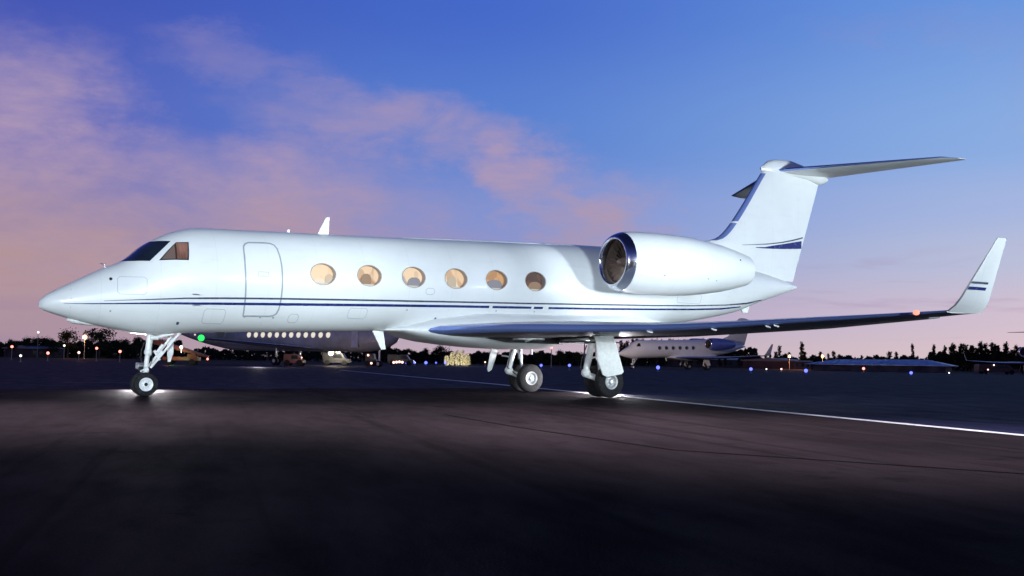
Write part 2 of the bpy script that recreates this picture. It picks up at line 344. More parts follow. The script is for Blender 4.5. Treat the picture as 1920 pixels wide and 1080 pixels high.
FB = [1.977, 1.933, 1.866, 1.776, 1.673, 1.595, 1.513, 1.44, 1.421, 1.454, 1.493, 1.526, 1.547, 1.577, 1.629, 1.69, 1.723, 1.768, 1.816, 1.895, 1.974, 2.166, 2.378, 2.608, 2.951, 3.19, 3.373, 3.47]
def fus(x): return pch(x, FX, FWD), pch(x, FX, FT), pch(x, FX, FB)
def sp(x, th, side=-1):
    w, a, b = fus(x); t = R(th); return Vector((x, side*w*math.cos(t), (a+b)/2+(a-b)/2*math.sin(t)))
def surf(x, th, off=0.0, side=-1):
    p = sp(x, th, side)
    if not off: return p
    dx = sp(min(x+.02, 23.1), th, side)-sp(max(x-.02, .01), th, side); dt = sp(x, th+1, side)-sp(x, th-1, side)
    n = dx.cross(dt).normalized(); w, a, b = fus(x); c = Vector((x, 0, (a+b)/2))
    if n.dot(p-c) < 0: n = -n
    return p+n*off
def thz(x, z):
    w, a, b = fus(x); return math.degrees(math.asin(max(-1, min(1, (z-(a+b)/2)/((a-b)/2)))))
def onto(p, off, side=-1):
    "drop a 3D point on to the skin"
    w, a, b = fus(p.x); th = math.degrees(math.atan2((p.z-(a+b)/2)/((a-b)/2), abs(p.y)/w)); return surf(p.x, th, off, side)
def patch(corners, off, nu=14, nv=10, side=-1, thick=.0):
    "corners: four (x, theta): bilinear patch lying on the skin"
    P = [sp(x, t, side) for x, t in corners]; vs, fs = [], []
    for i in range(nu+1):
        for j in range(nv+1):
            u, v = i/nu, j/nv; p = (P[0]*(1-u)+P[1]*u)*(1-v)+(P[3]*(1-u)+P[2]*u)*v; vs.append(onto(p, off, side))
    for i in range(nu):
        for j in range(nv):
            a = i*(nv+1)+j; fs.append((a, a+1, a+nv+2, a+nv+1))
    return vs, fs
def rows_patch(z0, z1, xl0, xl1, xr0, xr1, off, side=-1, nu=20, nv=10):
    "patch bounded by level lines z0, z1; the front edge follows the skin where it reaches the roof line"
    vs, fs = [], []
    for j in range(nv+1):
        v = j/nv; z = z0+(z1-z0)*v; xl = xl0+(xl1-xl0)*v; xr = xr0+(xr1-xr0)*v
        while fus(xl)[1] < z+.004: xl += .004
        for i in range(nu+1):
            u = (i/nu)**1.8; x = xl+(xr-xl)*u; vs.append(surf(x, min(87.5, thz(x, z)), off, side))
    for j in range(nv):
        for i in range(nu):
            a = j*(nu+1)+i; fs.append((a, a+1, a+nu+2, a+nu+1))
    return vs, fs
def skin_ribbon(path, w0, off, side=-1, closed=False, step=.12):
    "band along (x, z) points on the skin; w0 width or list of widths"
    pts = []
    n = len(path); ws = w0 if isinstance(w0, (list, tuple)) else [w0]*n
    segs = n if closed else n-1
    for i in range(segs):
        a, b = path[i], path[(i+1) % n]; wa, wb = ws[i], ws[(i+1) % n]; k = max(1, int(math.dist(a, b)/step))
        for j in range(k): t = j/k; pts.append((a[0]+(b[0]-a[0])*t, a[1]+(b[1]-a[1])*t, wa+(wb-wa)*t))
    if not closed: pts.append((*path[-1], ws[-1]))
    vs, fs = [], []; m = len(pts)
    for i, (x, z, w) in enumerate(pts):
        if closed: a, b = pts[i-1], pts[(i+1) % m]
        else: a, b = pts[max(0, i-1)], pts[min(m-1, i+1)]
        d = Vector((b[0]-a[0], b[1]-a[1])).normalized(); nx, nz = -d.y*w/2, d.x*w/2
        for s_ in (1, -1):
            xx, zz = x+nx*s_, z+nz*s_; vs.append(surf(xx, thz(xx, zz), off, side))
    for i in range(m if closed else m-1):
        a = 2*i; b = 2*((i+1) % m); fs.append((a, a+1, b+1, b))
    return vs, fs

def foil(n=15, t=.11, camber=.0):
    "closed aerofoil outline, chord 0..1, from trailing edge over the top to the nose and back underneath"
    def y(x): return 5*t*(.2969*math.sqrt(x)-.126*x-.3516*x*x+.2843*x**3-.1036*x**4)
    xs = [.5*(1-math.cos(math.pi*i/n)) for i in range(n+1)]
    up = [(x, y(x)+camber*4*x*(1-x)) for x in reversed(xs)]; lo = [(x, -y(x)*.8+camber*4*x*(1-x)) for x in xs[1:-1]]
    return up+lo
def surface_loft(stations, t, camber=0.0, n=15, vertical=False, tmax=None):
    """stations: (span point as (x_le, y, z), chord) -> (body mesh lists, leading edge mesh lists)"""
    F_ = foil(n, t, camber); N = len(F_); ks = [i for i, (x, _) in enumerate(F_) if x < .062]
    rings = []
    for (x, y, z), c, *tw in stations:
        tt = tw[0] if tw else 1.0; r = []
        for fx, fz in F_:
            r.append(Vector((x+fx*c, y+(fz*c*tt if vertical else 0), z+(0 if vertical else fz*c*tt))))
        rings.append(r)
    front = list(range(min(ks), max(ks)+1)); back = list(range(max(ks), N))+list(range(0, min(ks)+1))
    A = loft([[r[i] for i in back] for r in rings], closed=False, cap=(False, False)); B = loft([[r[i] for i in front] for r in rings], closed=False, cap=(False, False))
    # end caps on the body
    vs, fs = A; o = len(vs); vs += [tuple(v) for v in rings[0]]; fs.append(tuple(range(o, o+N))); o = len(vs); vs += [tuple(v) for v in rings[-1]]; fs.append(tuple(range(o, o+N)))
    return (vs, fs), B

WZ = [(0.6, 1.70), (1.2, 1.70), (2.6, 1.755), (4.0, 1.75), (5.4, 1.76), (6.9, 1.82), (8.3, 1.92), (9.7, 2.02), (11.1, 2.13)]
def wing_stations(side):
    out = []
    for i in range(15):
        a = .6+(11.1-.6)*i/14; x = 9.33+(a-1.2)*(16.4-9.33)/9.9; te = 15.3+(a-1.2)*(17.42-15.3)/9.9
        if a < 2.2: x -= .10*(2.2-a)
        z = pch(a, [p[0] for p in WZ], [p[1] for p in WZ]); out.append(((x, side*a, z), te-x, .62+.24*min(1, i/4)-.10*i/14))
    return out
FIN_LE = [(3.95, 17.2), (4.3, 17.7), (4.5, 18.3), (4.68, 18.95), (4.8, 19.25), (4.92, 19.65), (5.15, 19.98), (5.47, 20.28), (7.24, 21.6), (7.5, 21.8)]
def fin_le(z): return pch(z, [a for a, _ in FIN_LE], [b for _, b in FIN_LE])
def fin_te(z): return 22.99+(z-3.73)*(24.19-22.99)/(7.13-3.73)
def fin_half(x, z):
    c = fin_te(z)-fin_le(z); f = max(0.0, min(1.0, (x-fin_le(z))/c)); t = min(.36, .095*c)
    return 5*t/c*c*(.2969*math.sqrt(f)-.126*f-.3516*f*f+.2843*f**3-.1036*f**4)

def gear_wheel(root, c, r, w, rimr, rimmat, side=-1):
    prof = [(-w/2, rimr), (-w/2, r*.80), (-w*.42, r*.93), (-w*.25, r*.99), (0, r), (w*.25, r*.99), (w*.42, r*.93), (w/2, r*.80), (w/2, rimr)]
    rp = [(-w*.40, 0), (-w*.40, rimr*.25), (-w*.33, rimr*.35), (-w*.30, rimr*.62), (-w*.46, rimr*.80), (-w*.49, rimr), (w*.49, rimr), (w*.46, rimr*.8), (w*.30, rimr*.6), (w*.4, rimr*.3), (w*.4, 0)]
    wh = MB().revolve(c, (0, 1, 0), rp, 28).build('wheel', rimmat, root)
    tb = MB().revolve(c, (0, 1, 0), prof, 36).build('tyre', M['tyre'], wh)
    hb = MB().revolve(c, (0, 1, 0), [(-w*.52, 0), (-w*.52, rimr*.22), (-w*.40, rimr*.26), (w*.4, rimr*.26), (w*.52, rimr*.22), (w*.52, 0)], 16).build('hub', M['dark'] if rimmat is M['rimwhite'] else M['steel'], wh)
    bl = MB()
    for k in range(8):
        a = 2*math.pi*k/8; p = Vector((c[0]+rimr*.5*math.cos(a), c[1], c[2]+rimr*.5*math.sin(a))); bl.tube(p-Vector((0, w*.36, 0)), p+Vector((0, w*.36, 0)), rimr*.07, n=8)
    bl.build('wheel_bolts', M['steel'], wh)
    return wh

def build_jet():
    root = empty('business_jet', (0, 0, 0))
    # ---- fuselage with window recesses cut into it
    xs = [0, .02, .05, .08, .13, .19, .25, .35, .45, .55, .7, .85, 1.0, 1.15, 1.3, 1.45, 1.6, 1.75, 1.85, 1.95, 2.05, 2.15, 2.27, 2.4, 2.55, 2.7, 2.85, 3.05, 3.25, 3.5, 3.8]
    x = 4.1
    while x < 22.0: xs.append(x); x += .3
    xs += [22.2, 22.5, 22.8, 23.0, 23.12]
    n = 96; rings = [[sp(x, 360*k/n) for k in range(n)] for x in xs]
    body = mesh('fuselage', *loft(rings)); fo = link('fuselage', body, M['white'], root)
    wins = [(6.222+1.2106*i, 2.989+.0255*i) for i in range(6)]
    cut = MB(); K = 28
    for wx, wz in wins:
        for s_ in (-1, 1):
            cut.add(*loft([[Vector((wx+.315*math.cos(2*math.pi*k/K), s_*yy, wz+.255*math.sin(2*math.pi*k/K))) for k in range(K)] for yy in (1.0, 1.6)]))
    cm = cut.build('window_cutter', M['frame'], None, smooth=False)
    md = fo.modifiers.new('cut', 'BOOLEAN'); md.object = cm; md.operation = 'DIFFERENCE'; md.solver = 'EXACT'; md.material_mode = 'TRANSFER'
    dg = bpy.context.evaluated_depsgraph_get(); new = bpy.data.meshes.new_from_object(fo.evaluated_get(dg)); fo.modifiers.clear(); fo.data = new
    new.set_sharp_from_angle(angle=R(35)); bpy.data.objects.remove(cm)
    for i, (wx, wz) in enumerate(wins):
        for s_ in (-1, 1):
            rg = []
            for rr, off in ((1.0, .002), (1.0, .007), (1.06, .007), (1.06, .001)):
                rg.append([surf(wx+.315*rr*math.cos(2*math.pi*k/K), thz(wx+.315*rr*math.cos(2*math.pi*k/K), wz+.255*rr*math.sin(2*math.pi*k/K)), off, s_) for k in range(K)])
            f = MB().add(*loft(rg, cap=(False, False))).build('cabin_window', M['frame'], root)
            MB().add(*loft([[surf(wx+.315*rr*math.cos(2*math.pi*k/K), thz(wx+.315*rr*math.cos(2*math.pi*k/K), wz+.255*rr*math.sin(2*math.pi*k/K)), off, s_) for k in range(K)] for rr, off in ((1.065, .001), (1.065, .010), (1.13, .010), (1.15, .001))], cap=(False, False))).build('window_rim', M['white2'], f)
            if i < 6:
                sx, sw, sz = ((.20, .10, -.02), (-.04, .13, .02), (.07, .17, -.03), (-.06, .12, .04), (.0, .22, -.02), (.05, .20, -.04))[i]
                MB().add(*loft([[Vector((wx+sx+dx, s_*yy, wz+sz+dz)) for dx, dz in ((-sw, -.25), (sw, -.25), (sw*1.05, -.08), (sw*.8, .0), (sw*.3, .035), (-sw*.4, .03), (-sw*.85, -.02), (-sw*1.05, -.1))] for yy in (1.045, 1.075)])).build('seat_back', M[('seat_cream', 'seat_tan', 'seat_grey', 'seat_cream', 'seat_grey', 'seat_tan')[i]], f, smooth=False)
                MB().box((wx, s_*1.10, wz-.235), (.40, .06, .05)).build('window_sill', M['sill'], f, smooth=False)
            pv = [(.31*math.cos(2*math.pi*k/K), 0, .25*math.sin(2*math.pi*k/K)) for k in range(K)]
            pn = link('window_pane', mesh('window_pane', pv+[(v[0], .006*s_, v[2]) for v in pv], loft([pv, pv])[1]), PANES[i], f, smooth=False); pn.location = (wx, s_*1.02, wz)
    # ---- flight deck windows
    for s_ in (-1, 1):
        fr = MB().add(*rows_patch(3.065, 3.64, 1.60, 2.2, 2.29, 2.80, .004, s_)).build('windshield_frame', M['white'], root)
        MB().add(*rows_patch(3.10, 3.605, 1.60, 2.22, 2.215, 2.70, .010, s_)).build('windshield', M['glassdark'], fr)
        tri = MB().add(*patch([(2.405, 31.0), (2.80, 49.2), (3.065, 44.4), (3.03, 20.8)], .008, side=s_)).build('side_window', M['black'], root)
        MB().add(*patch([(2.46, 31.2), (2.805, 47.6), (3.04, 43.0), (3.005, 22.2)], .013, side=s_)).build('side_window_pane', M['cockpit'], tri)
    # ---- door: proud panel edge and grey seal
    D = [(4.30, 3.46), (4.31, 3.56), (4.36, 3.63), (4.45, 3.668), (4.60, 3.675), (4.86, 3.685), (4.98, 3.68), (5.07, 3.64), (5.12, 3.55), (5.16, 3.35), (5.19, 3.1), (5.20, 2.85), (5.21, 2.6), (5.21, 2.3), (5.20, 2.1), (5.17, 2.0), (5.10, 1.945), (5.0, 1.93), (4.38, 1.915), (4.36, 2.1), (4.345, 2.35), (4.325, 2.7), (4.305, 3.0), (4.30, 3.25)]
    zs = []
    dv, df = [], []
    rows = [1.93+(3.67-1.93)*k/24 for k in range(25)]
    for z in rows:
        x0 = 4.37-.07*min(1, (z-1.93)/1.0); x1 = 5.2 if z < 2.9 else 5.2-.10*((z-2.9)/.75)**2
        ins = .12*max(0, (z-3.55)/.12)**2 + .1*max(0, (2.03-z)/.1)**2*.8
        for k in range(9):
            xx = x0+ins+(x1-ins*1.0-x0-ins)*k/8; dv.append(surf(xx, thz(xx, z), .0035))
    for i in range(24):
        for k in range(8): a = i*9+k; df.append((a, a+1, a+10, a+9))
    door = MB().add(dv, df).build('cabin_door', M['white'], root)
    MB().add(*skin_ribbon(D, .038, .006, closed=True, step=.08)).build('door_seal', M['seal'], door)
    def hatch(x0, x1, z0, z1, w=.011, side=-1, name='access_hatch'):
        c = .05; P = [(x0+c, z0), (x1-c, z0), (x1, z0+c), (x1, z1-c), (x1-c, z1), (x0+c, z1), (x0, z1-c), (x0, z0+c)]
        MB().add(*skin_ribbon(P, w, .004, side, closed=True, step=.1)).build(name, M['joint'], root)
    M['joint'] = mat('panel_joint', (.42, .44, .48), .6, var=.1)
    hatch(1.55, 2.15, 2.32, 2.72); hatch(3.45, 3.95, 1.72, 2.05); hatch(7.0, 7.5, 1.95, 2.2); hatch(17.3, 18.3, 2.75, 3.02); hatch(9.0, 9.25, 2.62, 2.78); hatch(5.5, 5.75, 1.8, 2.0)
    MB().add(*skin_ribbon([(.62, z) for z in (1.86, 2.0, 2.2, 2.4, 2.5)], .010, .003)).build('radome_joint', M['joint'], root)
    MB().add(*skin_ribbon([(4.62, 2.86), (4.62, 2.96), (4.86, 2.96), (4.86, 2.86)], .014, .007, closed=True)).build('door_handle', M['joint'], door)
    for x in (4.42, 4.8, 5.12): MB().add(*skin_ribbon([(x, 1.885), (x, 1.925)], .05, .009)).build('door_hinge', M['seal'], door)
    # ---- pin stripes along the side, both sides
    s1 = [(1.28, 2.158), (1.88, 2.197), (2.44, 2.232), (3.0, 2.272), (3.85, 2.307), (5.38, 2.357), (7.59, 2.411), (9.83, 2.463), (12.27, 2.517), (14.4, 2.572), (16.5, 2.63), (18.05, 2.691), (19.48, 2.775), (20.5, 2.87), (21.3, 3.02)]
    w1 = [.008, .016, .028, .036, .042, .042, .042, .040, .038, .036, .034, .034, .036, .05, .03]
    s2 = [(.48, 2.076), (.91, 2.084), (1.34, 2.098), (2.44, 2.139), (3.87, 2.182), (5.4, 2.228), (7.61, 2.292), (9.86, 2.352), (12.3, 2.406), (14.44, 2.456), (16.5, 2.52), (18.1, 2.585), (19.4, 2.66), (20.3, 2.76)]
    w2 = [.006, .018, .026, .044, .058, .062, .064, .062, .058, .052, .050, .050, .05, .03]
    for s_ in (-1, 1):
        MB().add(*skin_ribbon(s1, w1, .009, s_)).build('pin_stripe', M['grey_line'], root)
        MB().add(*skin_ribbon(s2, w2, .009, s_)).build('pin_stripe', M['navy'], root)
    for x, dx in ((10.98, .05), (12.28, .04), (12.70, .09)):
        zc_ = pch(x, [p[0] for p in s2], [p[1] for p in s2]); MB().add(*skin_ribbon([(x-dx, zc_), (x+dx, zc_)], .085, .013, step=.03)).build('latch_cover', M['white2'], root)
    # ---- small ports, probes and vents on the skin
    for (x, z, r_, m_) in [(1.418, 2.661, .034, 'black'), (1.43, 1.936, .02, 'seal'), (2.914, 1.703, .035, 'grey_line'), (9.464, 2.025, .03, 'grey_line'), (8.57, 2.21, .02, 'seal'), (11.178, 2.277, .02, 'seal'), (12.377, 2.30, .02, 'seal')]:
        c0 = surf(x, thz(x, z), .004); q = [surf(x+r_*math.cos(2*math.pi*k/12), thz(x+r_*math.cos(2*math.pi*k/12), z+r_*math.sin(2*math.pi*k/12)), .006) for k in range(12)]
        MB().add(q, [tuple(range(12))]).build('skin_port', M[m_], root, smooth=False)
    for (x, z) in [(3.24, 2.365), (3.27, 2.12)]:
        a = surf(x, thz(x, z), 0); MB().tube(a, a+Vector((.0, -.10, -.0)), .012).tube(a+Vector((.03, -.10, 0)), a+Vector((-.14, -.10, 0)), .011, .007).build('pitot_probe', M['steel'], root)
    MB().tube((1.37, -.1, 2.93), (1.33, -.1, 3.03), .02, .012).tube((1.36, -.1, 3.03), (1.24, -.1, 3.03), .012).build('pitot_probe', M['steel'], root)
    # blade aerials
    def blade(name, pts, hw, m_='white2'):
        b = MB(); n_ = len(pts); b.add(*loft([[Vector((x, y, z)) for x, z in pts] for y in (-hw, hw)])); return b.build(name, M[m_], root, smooth=False)
    blade('blade_aerial', [(6.45, 4.07), (6.76, 4.07), (6.775, 4.56), (6.68, 4.54)], .018)
    blade('blade_aerial', [(5.64, 4.05), (5.74, 4.05), (5.73, 4.16), (5.68, 4.16)], .02)
    blade('blade_aerial', [(8.02, 1.70), (8.33, 1.72), (8.42, 1.20), (8.30, 1.19)], .018)
    blade('ventral_blade', [(20.7, 2.72), (21.05, 2.85), (21.0, 2.60), (20.78, 2.60)], .02)
    MB().add(*loft([[Vector((x, w_*math.cos(a), z_+h_*math.sin(a))) for a in [2*math.pi*k/14 for k in range(14)]] for x, w_, z_, h_ in ((.58, .03, 1.735, .02), (.72, .10, 1.70, .055), (.95, .11, 1.665, .05), (1.2, .06, 1.62, .02))])).build('air_scoop', M['white2'], root)
    # dorsal fairing strip along the roof
    MB().add(*loft([[Vector((x, .10*math.cos(a)*k_, fus(x)[1]-.02+.055*k_*math.sin(a))) for a in [math.pi*j/10 for j in range(11)]] for x, k_ in ((8.4, .1), (8.9, .8), (10, 1), (12, 1), (14, 1), (16, 1), (17.6, 1))], closed=False)).build('roof_fairing', M['white'], root)
    # ---- belly fairing
    bf = [(8.25, .35, 1.68, .02), (8.6, .80, 1.64, .08), (9.04, 1.05, 1.51, .2), (9.5, 1.17, 1.42, .32), (10.2, 1.24, 1.345, .42), (10.92, 1.27, 1.295, .5), (11.9, 1.28, 1.26, .52), (12.6, 1.28, 1.27, .52), (13.1, 1.27, 1.30, .5), (13.35, 1.25, 1.42, .45), (14.2, 1.20, 1.50, .42), (15.2, 1.12, 1.60, .4), (16.2, .9, 1.76, .3), (17.2, .5, 2.02, .1)]
    rg = []
    for x, hw, zb, h in bf:
        r_ = []
        for k in range(40):
            a = 2*math.pi*k/40; ca, sa = math.cos(a), math.sin(a); e = .62
            r_.append(Vector((x, hw*abs(ca)**e*(1 if ca > 0 else -1), zb+h+h*abs(sa)**.8*(1 if sa > 0 else -1))))
        rg.append(r_)
    MB().add(*loft(rg)).build('belly_fairing', M['white'], root)
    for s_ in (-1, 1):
        MB().add(*loft([[Vector((x, s_*(1.262+dy), z)) for x, z in ((10.7, 1.54), (11.3, 1.44), (13.0, 1.42), (13.0, 1.66), (10.9, 1.66))] for dy in (0, .032)])).build('well_shadow_panel', M['dark'], root, smooth=False)  # gear well opening enlarged to paint the wing's shadow on the belly
        MB().tube((11.5, s_*1.31, 1.53), (12.5, s_*1.31, 1.55), .035).tube((11.9, s_*1.31, 1.47), (12.3, s_*1.31, 1.60), .03).build('door_linkage', M['steel'], root)
    # ---- wings, winglets
    for s_ in (-1, 1):
        A, B = surface_loft(wing_stations(s_), .105, .004)
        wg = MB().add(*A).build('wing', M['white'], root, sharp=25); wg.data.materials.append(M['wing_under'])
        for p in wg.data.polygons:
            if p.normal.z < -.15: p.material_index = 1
        MB().add(*B).build('leading_edge', M['edge'], wg)
        # grey undersurface of the flaps (seen from below) with hinge gaps
        for a0, a1 in ((1.6, 4.6), (4.66, 7.7), (7.76, 10.3)):
            vs = []
            for a in (a0, a1):
                xl = 9.33+(a-1.2)*.7141; te = 15.3+(a-1.2)*.2141; z = pch(a, [p[0] for p in WZ], [p[1] for p in WZ]); c = te-xl
                for f_ in (.72, .97):
                    vs.append(Vector((xl+c*f_, s_*a, z-.105*.8*5*c*(.2969*math.sqrt(f_)-.126*f_-.3516*f_*f_+.2843*f_**3-.1036*f_**4)*.9-.03)))
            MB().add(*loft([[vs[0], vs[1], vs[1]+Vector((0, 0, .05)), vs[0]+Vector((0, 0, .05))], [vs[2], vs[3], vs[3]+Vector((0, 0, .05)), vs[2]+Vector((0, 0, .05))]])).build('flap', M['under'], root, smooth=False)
        for a in (5.75, 7.0, 8.0, 8.15):
            xl = 9.33+(a-1.2)*.7141; z = pch(a, [p[0] for p in WZ], [p[1] for p in WZ])
            MB().add(*loft([[Vector((xx, s_*(a+dy), zz)) for xx, zz in ((xl+.02, z-.05), (xl+.20, z-.085), (xl+.18, z-.115), (xl+.05, z-.09))] for dy in (-.012, .012)])).build('vortilon', M['white2'], root, smooth=False)
        wl = []
        for t in [k/10 for k in range(11)]:
            bend = min(1, t/.14); y = 11.1+.12*bend+.50*max(0, t-.0)**1.0*.98; z = 2.13+1.60*max(0, t-.02)
            xl = 16.40+.9*max(0, t-.02)*.98; c = 1.12*(1-t)+.31*t
            wl.append(((xl, s_*y, z), c))
        wl = [((x-.01 if i == 0 else x, y, z), c) for i, ((x, y, z), c) in enumerate(wl)]
        A, B = surface_loft([(p, c, 1.0) for p, c in wl], .085, 0, vertical=True)
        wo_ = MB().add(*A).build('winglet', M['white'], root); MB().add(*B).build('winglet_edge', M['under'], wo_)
        # blended corner between wing tip and winglet
        for z0, h_, m_ in ((2.745, .045, 'grey_line'), (2.625, .065, 'navy')):
            for io in (1, -1):
                def wp(z, f_):
                    t = (z-2.13)/1.6+.02; y = 11.1+.12+.49*t; xl = 16.40+.88*(t-.02); c = .97*(1-t)+.25*t
                    hy = 5*.085*c*(.2969*math.sqrt(f_)-.126*f_-.3516*f_*f_+.2843*f_**3-.1036*f_**4)*1.0+.006
                    return Vector((xl+f_*c, s_*y+io*hy, z))
                v_ = []
                for f_ in (.05, .2, .35, .5, .65, .80, .95): v_ += [wp(z0+h_/2, f_), wp(z0-h_/2, f_)]
                MB().add(v_, [(2*k, 2*k+1, 2*k+3, 2*k+2) for k in range(6)]).build('winglet_stripe', M[m_], root, smooth=False)
    nl = MB().ball((15.93, -10.72, 2.10), .07, sz=.8)
    M['nav_red'] = mat('red_navigation_lamp', (.7, .15, .1), .2, emit=(1, .30, .20), es=1.6)
    nl.build('navigation_light', M['nav_red'], root); MB().ball((15.93, 10.72, 2.10), .07).build('navigation_light', mat('green_lens', (.02, .3, .08), .2, var=.1), root)
    # ---- fin, rudder gap, bullet, tailplane
    zz = [3.7, 3.95, 4.15, 4.3, 4.4, 4.5, 4.6, 4.68, 4.8, 4.92, 5.05, 5.15, 5.3, 5.47, 5.8, 6.2, 6.6, 7.0, 7.24, 7.42]
    def fin_ring(z, f0=0.0, f1=1.0, n_=18):
        c = fin_te(z)-fin_le(z); fsq = [f0+(f1-f0)*(i/n_)**(1.6 if f0 == 0 else 1) for i in range(n_+1)]
        return [Vector((fin_le(z)+f*c, -fin_half(fin_le(z)+f*c, z), z)) for f in fsq[::-1]]+[Vector((fin_le(z)+f*c, fin_half(fin_le(z)+f*c, z), z)) for f in fsq[1:]]
    fn = MB().add(*loft([fin_ring(z) for z in zz])).build('fin', M['white'], root, sharp=40)
    for za, zb in ((4.84, 5.46), (5.52, 7.2)):
        rgs = []
        for k in range(9):
            z = za+(zb-za)*k/8; c = fin_te(z)-fin_le(z); r_ = []
            for s_, seq in ((-1, [.055, .04, .025, .012, .004, 0]), (1, [.004, .012, .025, .04, .055])):
                for f in seq: xx = fin_le(z)+f*c; r_.append(Vector((xx-.006, s_*(fin_half(xx, z)+.006), z)))
            rgs.append(r_)
        MB().add(*loft(rgs, closed=False, cap=(False, False))).build('fin_leading_edge', M['edge'], fn)
    def fin_band(pts, m_):
        for s_ in (-1, 1):
            v_ = []
            for x, z0, z1 in pts: v_ += [Vector((x, s_*(fin_half(x, z0)+.006), z0)), Vector((x, s_*(fin_half(x, z1)+.006), z1))]
            MB().add(v_, [(2*k, 2*k+1, 2*k+3, 2*k+2) for k in range(len(pts)-1)]).build('fin_stripe', M[m_], fn, smooth=False)
    fin_band([(20.6, 4.755, 4.765), (21.2, 4.80, 4.825), (21.8, 4.86, 4.895), (22.4, 4.95, 4.99), (22.9, 5.05, 5.095), (23.42, 5.18, 5.225)], 'grey_line')
    fin_band([(21.2, 4.71, 4.73), (21.6, 4.715, 4.76), (22.0, 4.73, 4.84), (22.5, 4.76, 4.93), (23.0, 4.80, 5.02), (23.37, 4.83, 5.09)], 'navy')
    bz = [(21.62, .03, 7.36, .05), (21.76, .09, 7.40, .18), (22.0, .14, 7.42, .26), (22.3, .17, 7.44, .29), (22.75, .19, 7.45, .30), (23.2, .19, 7.42, .26), (23.7, .17, 7.36, .21), (24.2, .15, 7.26, .2), (24.6, .04, 7.26, .05)]
    MB().add(*loft([[Vector((x, w_*math.cos(a), z_+h_*math.sin(a))) for a in [2*math.pi*k/28 for k in range(28)]] for x, w_, z_, h_ in [tuple(pch(21.55+3.05*i/24, [b[0] for b in bz], [b[j] for b in bz]) if j else 21.55+3.05*i/24 for j in range(4)) for i in range(25)]])).build('tail_bullet', M['white'], root)
    for s_ in (-1, 1):
        st = []
        for t in [k/8 for k in range(9)]+[1.03, 1.05]:
            a = .05+4.60*min(t, 1.06); x = 22.15+(24.42-22.15)*t; te = 24.72+(25.40-24.72)*t
            if t > 1: x += (t-1)*9; 
            st.append(((x, s_*a, 7.36-.05*t), te-x, 1.0 if t <= 1 else .5))
        A, B = surface_loft(st, .085, 0)
        tp = MB().add(*A).build('tailplane', M['white'], root, sharp=25); MB().add(*B).build('tailplane_edge', M['edge'], tp)
    # ---- engines
    for s_ in (-1, 1):
        yc, zc = s_*2.06, 3.72; o = Vector((0, yc, zc)); d = (1, 0, 0)
        prof = [(14.440, .812), (14.6, .842), (14.95, .864), (15.5, .876), (16.2, .868), (16.8, .835), (17.4, .77), (18.0, .68), (18.45, .585), (18.78, .505), (18.97, .455), (19.02, .435), (19.0, .415), (18.6, .40)]
        na = MB().revolve(o, d, prof, 64).build('engine_nacelle', M['white'], root, sharp=50)
        MB().revolve(o, d, [(14.420, .590), (14.300, .595), (14.230, .612), (14.200, .640), (14.205, .67), (14.240, .715), (14.320, .765), (14.440, .813)], 64).build('intake_lip', M['metal'], na, sharp=60)
        MB().revolve(o, d, [(14.40, .592), (14.5, .60), (14.75, .61)], 48).build('intake_duct', M['duct'], na)
        MB().revolve(o, d, [(18.7, .0), (18.7, .40)], 32).build('exhaust_plug', M['dark'], na)
        fb = MB()
        for k in range(22):
            a = 2*math.pi*k/22; q = Matrix.Rotation(a, 3, 'X')
            pts = [Vector((14.58, -.02, .14)), Vector((14.70, .05, .14)), Vector((14.69, .10, .60)), Vector((14.50, -.06, .60))]
            pts = [Vector((p.x, 0, 0)) + q @ Vector((0, p.y, p.z)) for p in pts]
            fb.add([p+o-Vector((0, 0, 0)) for p in pts]+[p+o+Vector((.015, 0, 0)) for p in pts], [(0,1,2,3), (7,6,5,4), (0,4,5,1), (1,5,6,2), (2,6,7,3), (3,7,4,0)])
        fb.build('fan_blades', M['fan'], na, smooth=False)
        MB().revolve(o, d, [(14.34, 0), (14.38, .05), (14.48, .10), (14.62, .15), (14.72, .15)], 24).build('spinner', M['fan'], na)
        MB().revolve(o, d, [(14.74, 0), (14.74, .61)], 32).build('fan_backing', M['dark'], na)
        # cowl joint and vents
        for (x, aa, r_) in ((18.32, 22, .03), (17.0, -28, .022), (17.35, -32, .022), (15.4, -25, .03)):
            rr = pch(x, [p[0] for p in prof[:11]], [p[1] for p in prof[:11]])+.004; a = R(aa); c = o+Vector((x, s_*rr*math.cos(a), rr*math.sin(a)))
            MB().add([c+Vector((r_*math.cos(2*math.pi*k/10), 0, r_*math.sin(2*math.pi*k/10)))-Vector((0, s_*0.0, 0)) for k in range(10)], [tuple(range(10))]).build('cowl_vent', M['black'] if x > 18 else M['seal'], na, smooth=False)
        py = []
        for a, (x0, c) in ((.7, (14.9, 4.4)), (1.35, (15.2, 3.8))):
            py.append([Vector((x0+fx*c, s_*a, zc+.05+fz*c)) for fx, fz in foil(12, .10)])
        MB().add(*loft(py)).build('engine_pylon', M['white'], root)
    # ---- nose gear
    st = MB(); st.tube((2.45, 0, 1.62), (2.40, 0, .98), .075).tube((2.40, 0, 1.0), (2.345, 0, .52), .055).tube((2.345, 0, .54), (2.33, 0, .30), .042).tube((2.33, -.17, .27), (2.33, .17, .27), .035)
    st.ball((2.41, 0, 1.02), .10).ball((2.36, 0, .60), .085).tube((2.36, -.13, .62), (2.36, .13, .62), .05).build('nose_gear_strut', M['white2'], root)
    MB().tube((2.52, -.06, 1.36), (2.95, -.10, 1.47), .038).tube((2.52, .06, 1.36), (2.95, .10, 1.47), .038).tube((2.42, -.09, 1.36), (2.60, -.09, 1.36), .05).tube((2.95, -.1, 1.47), (2.95, .1, 1.47), .03).build('gear_actuator', M['white2'], root)
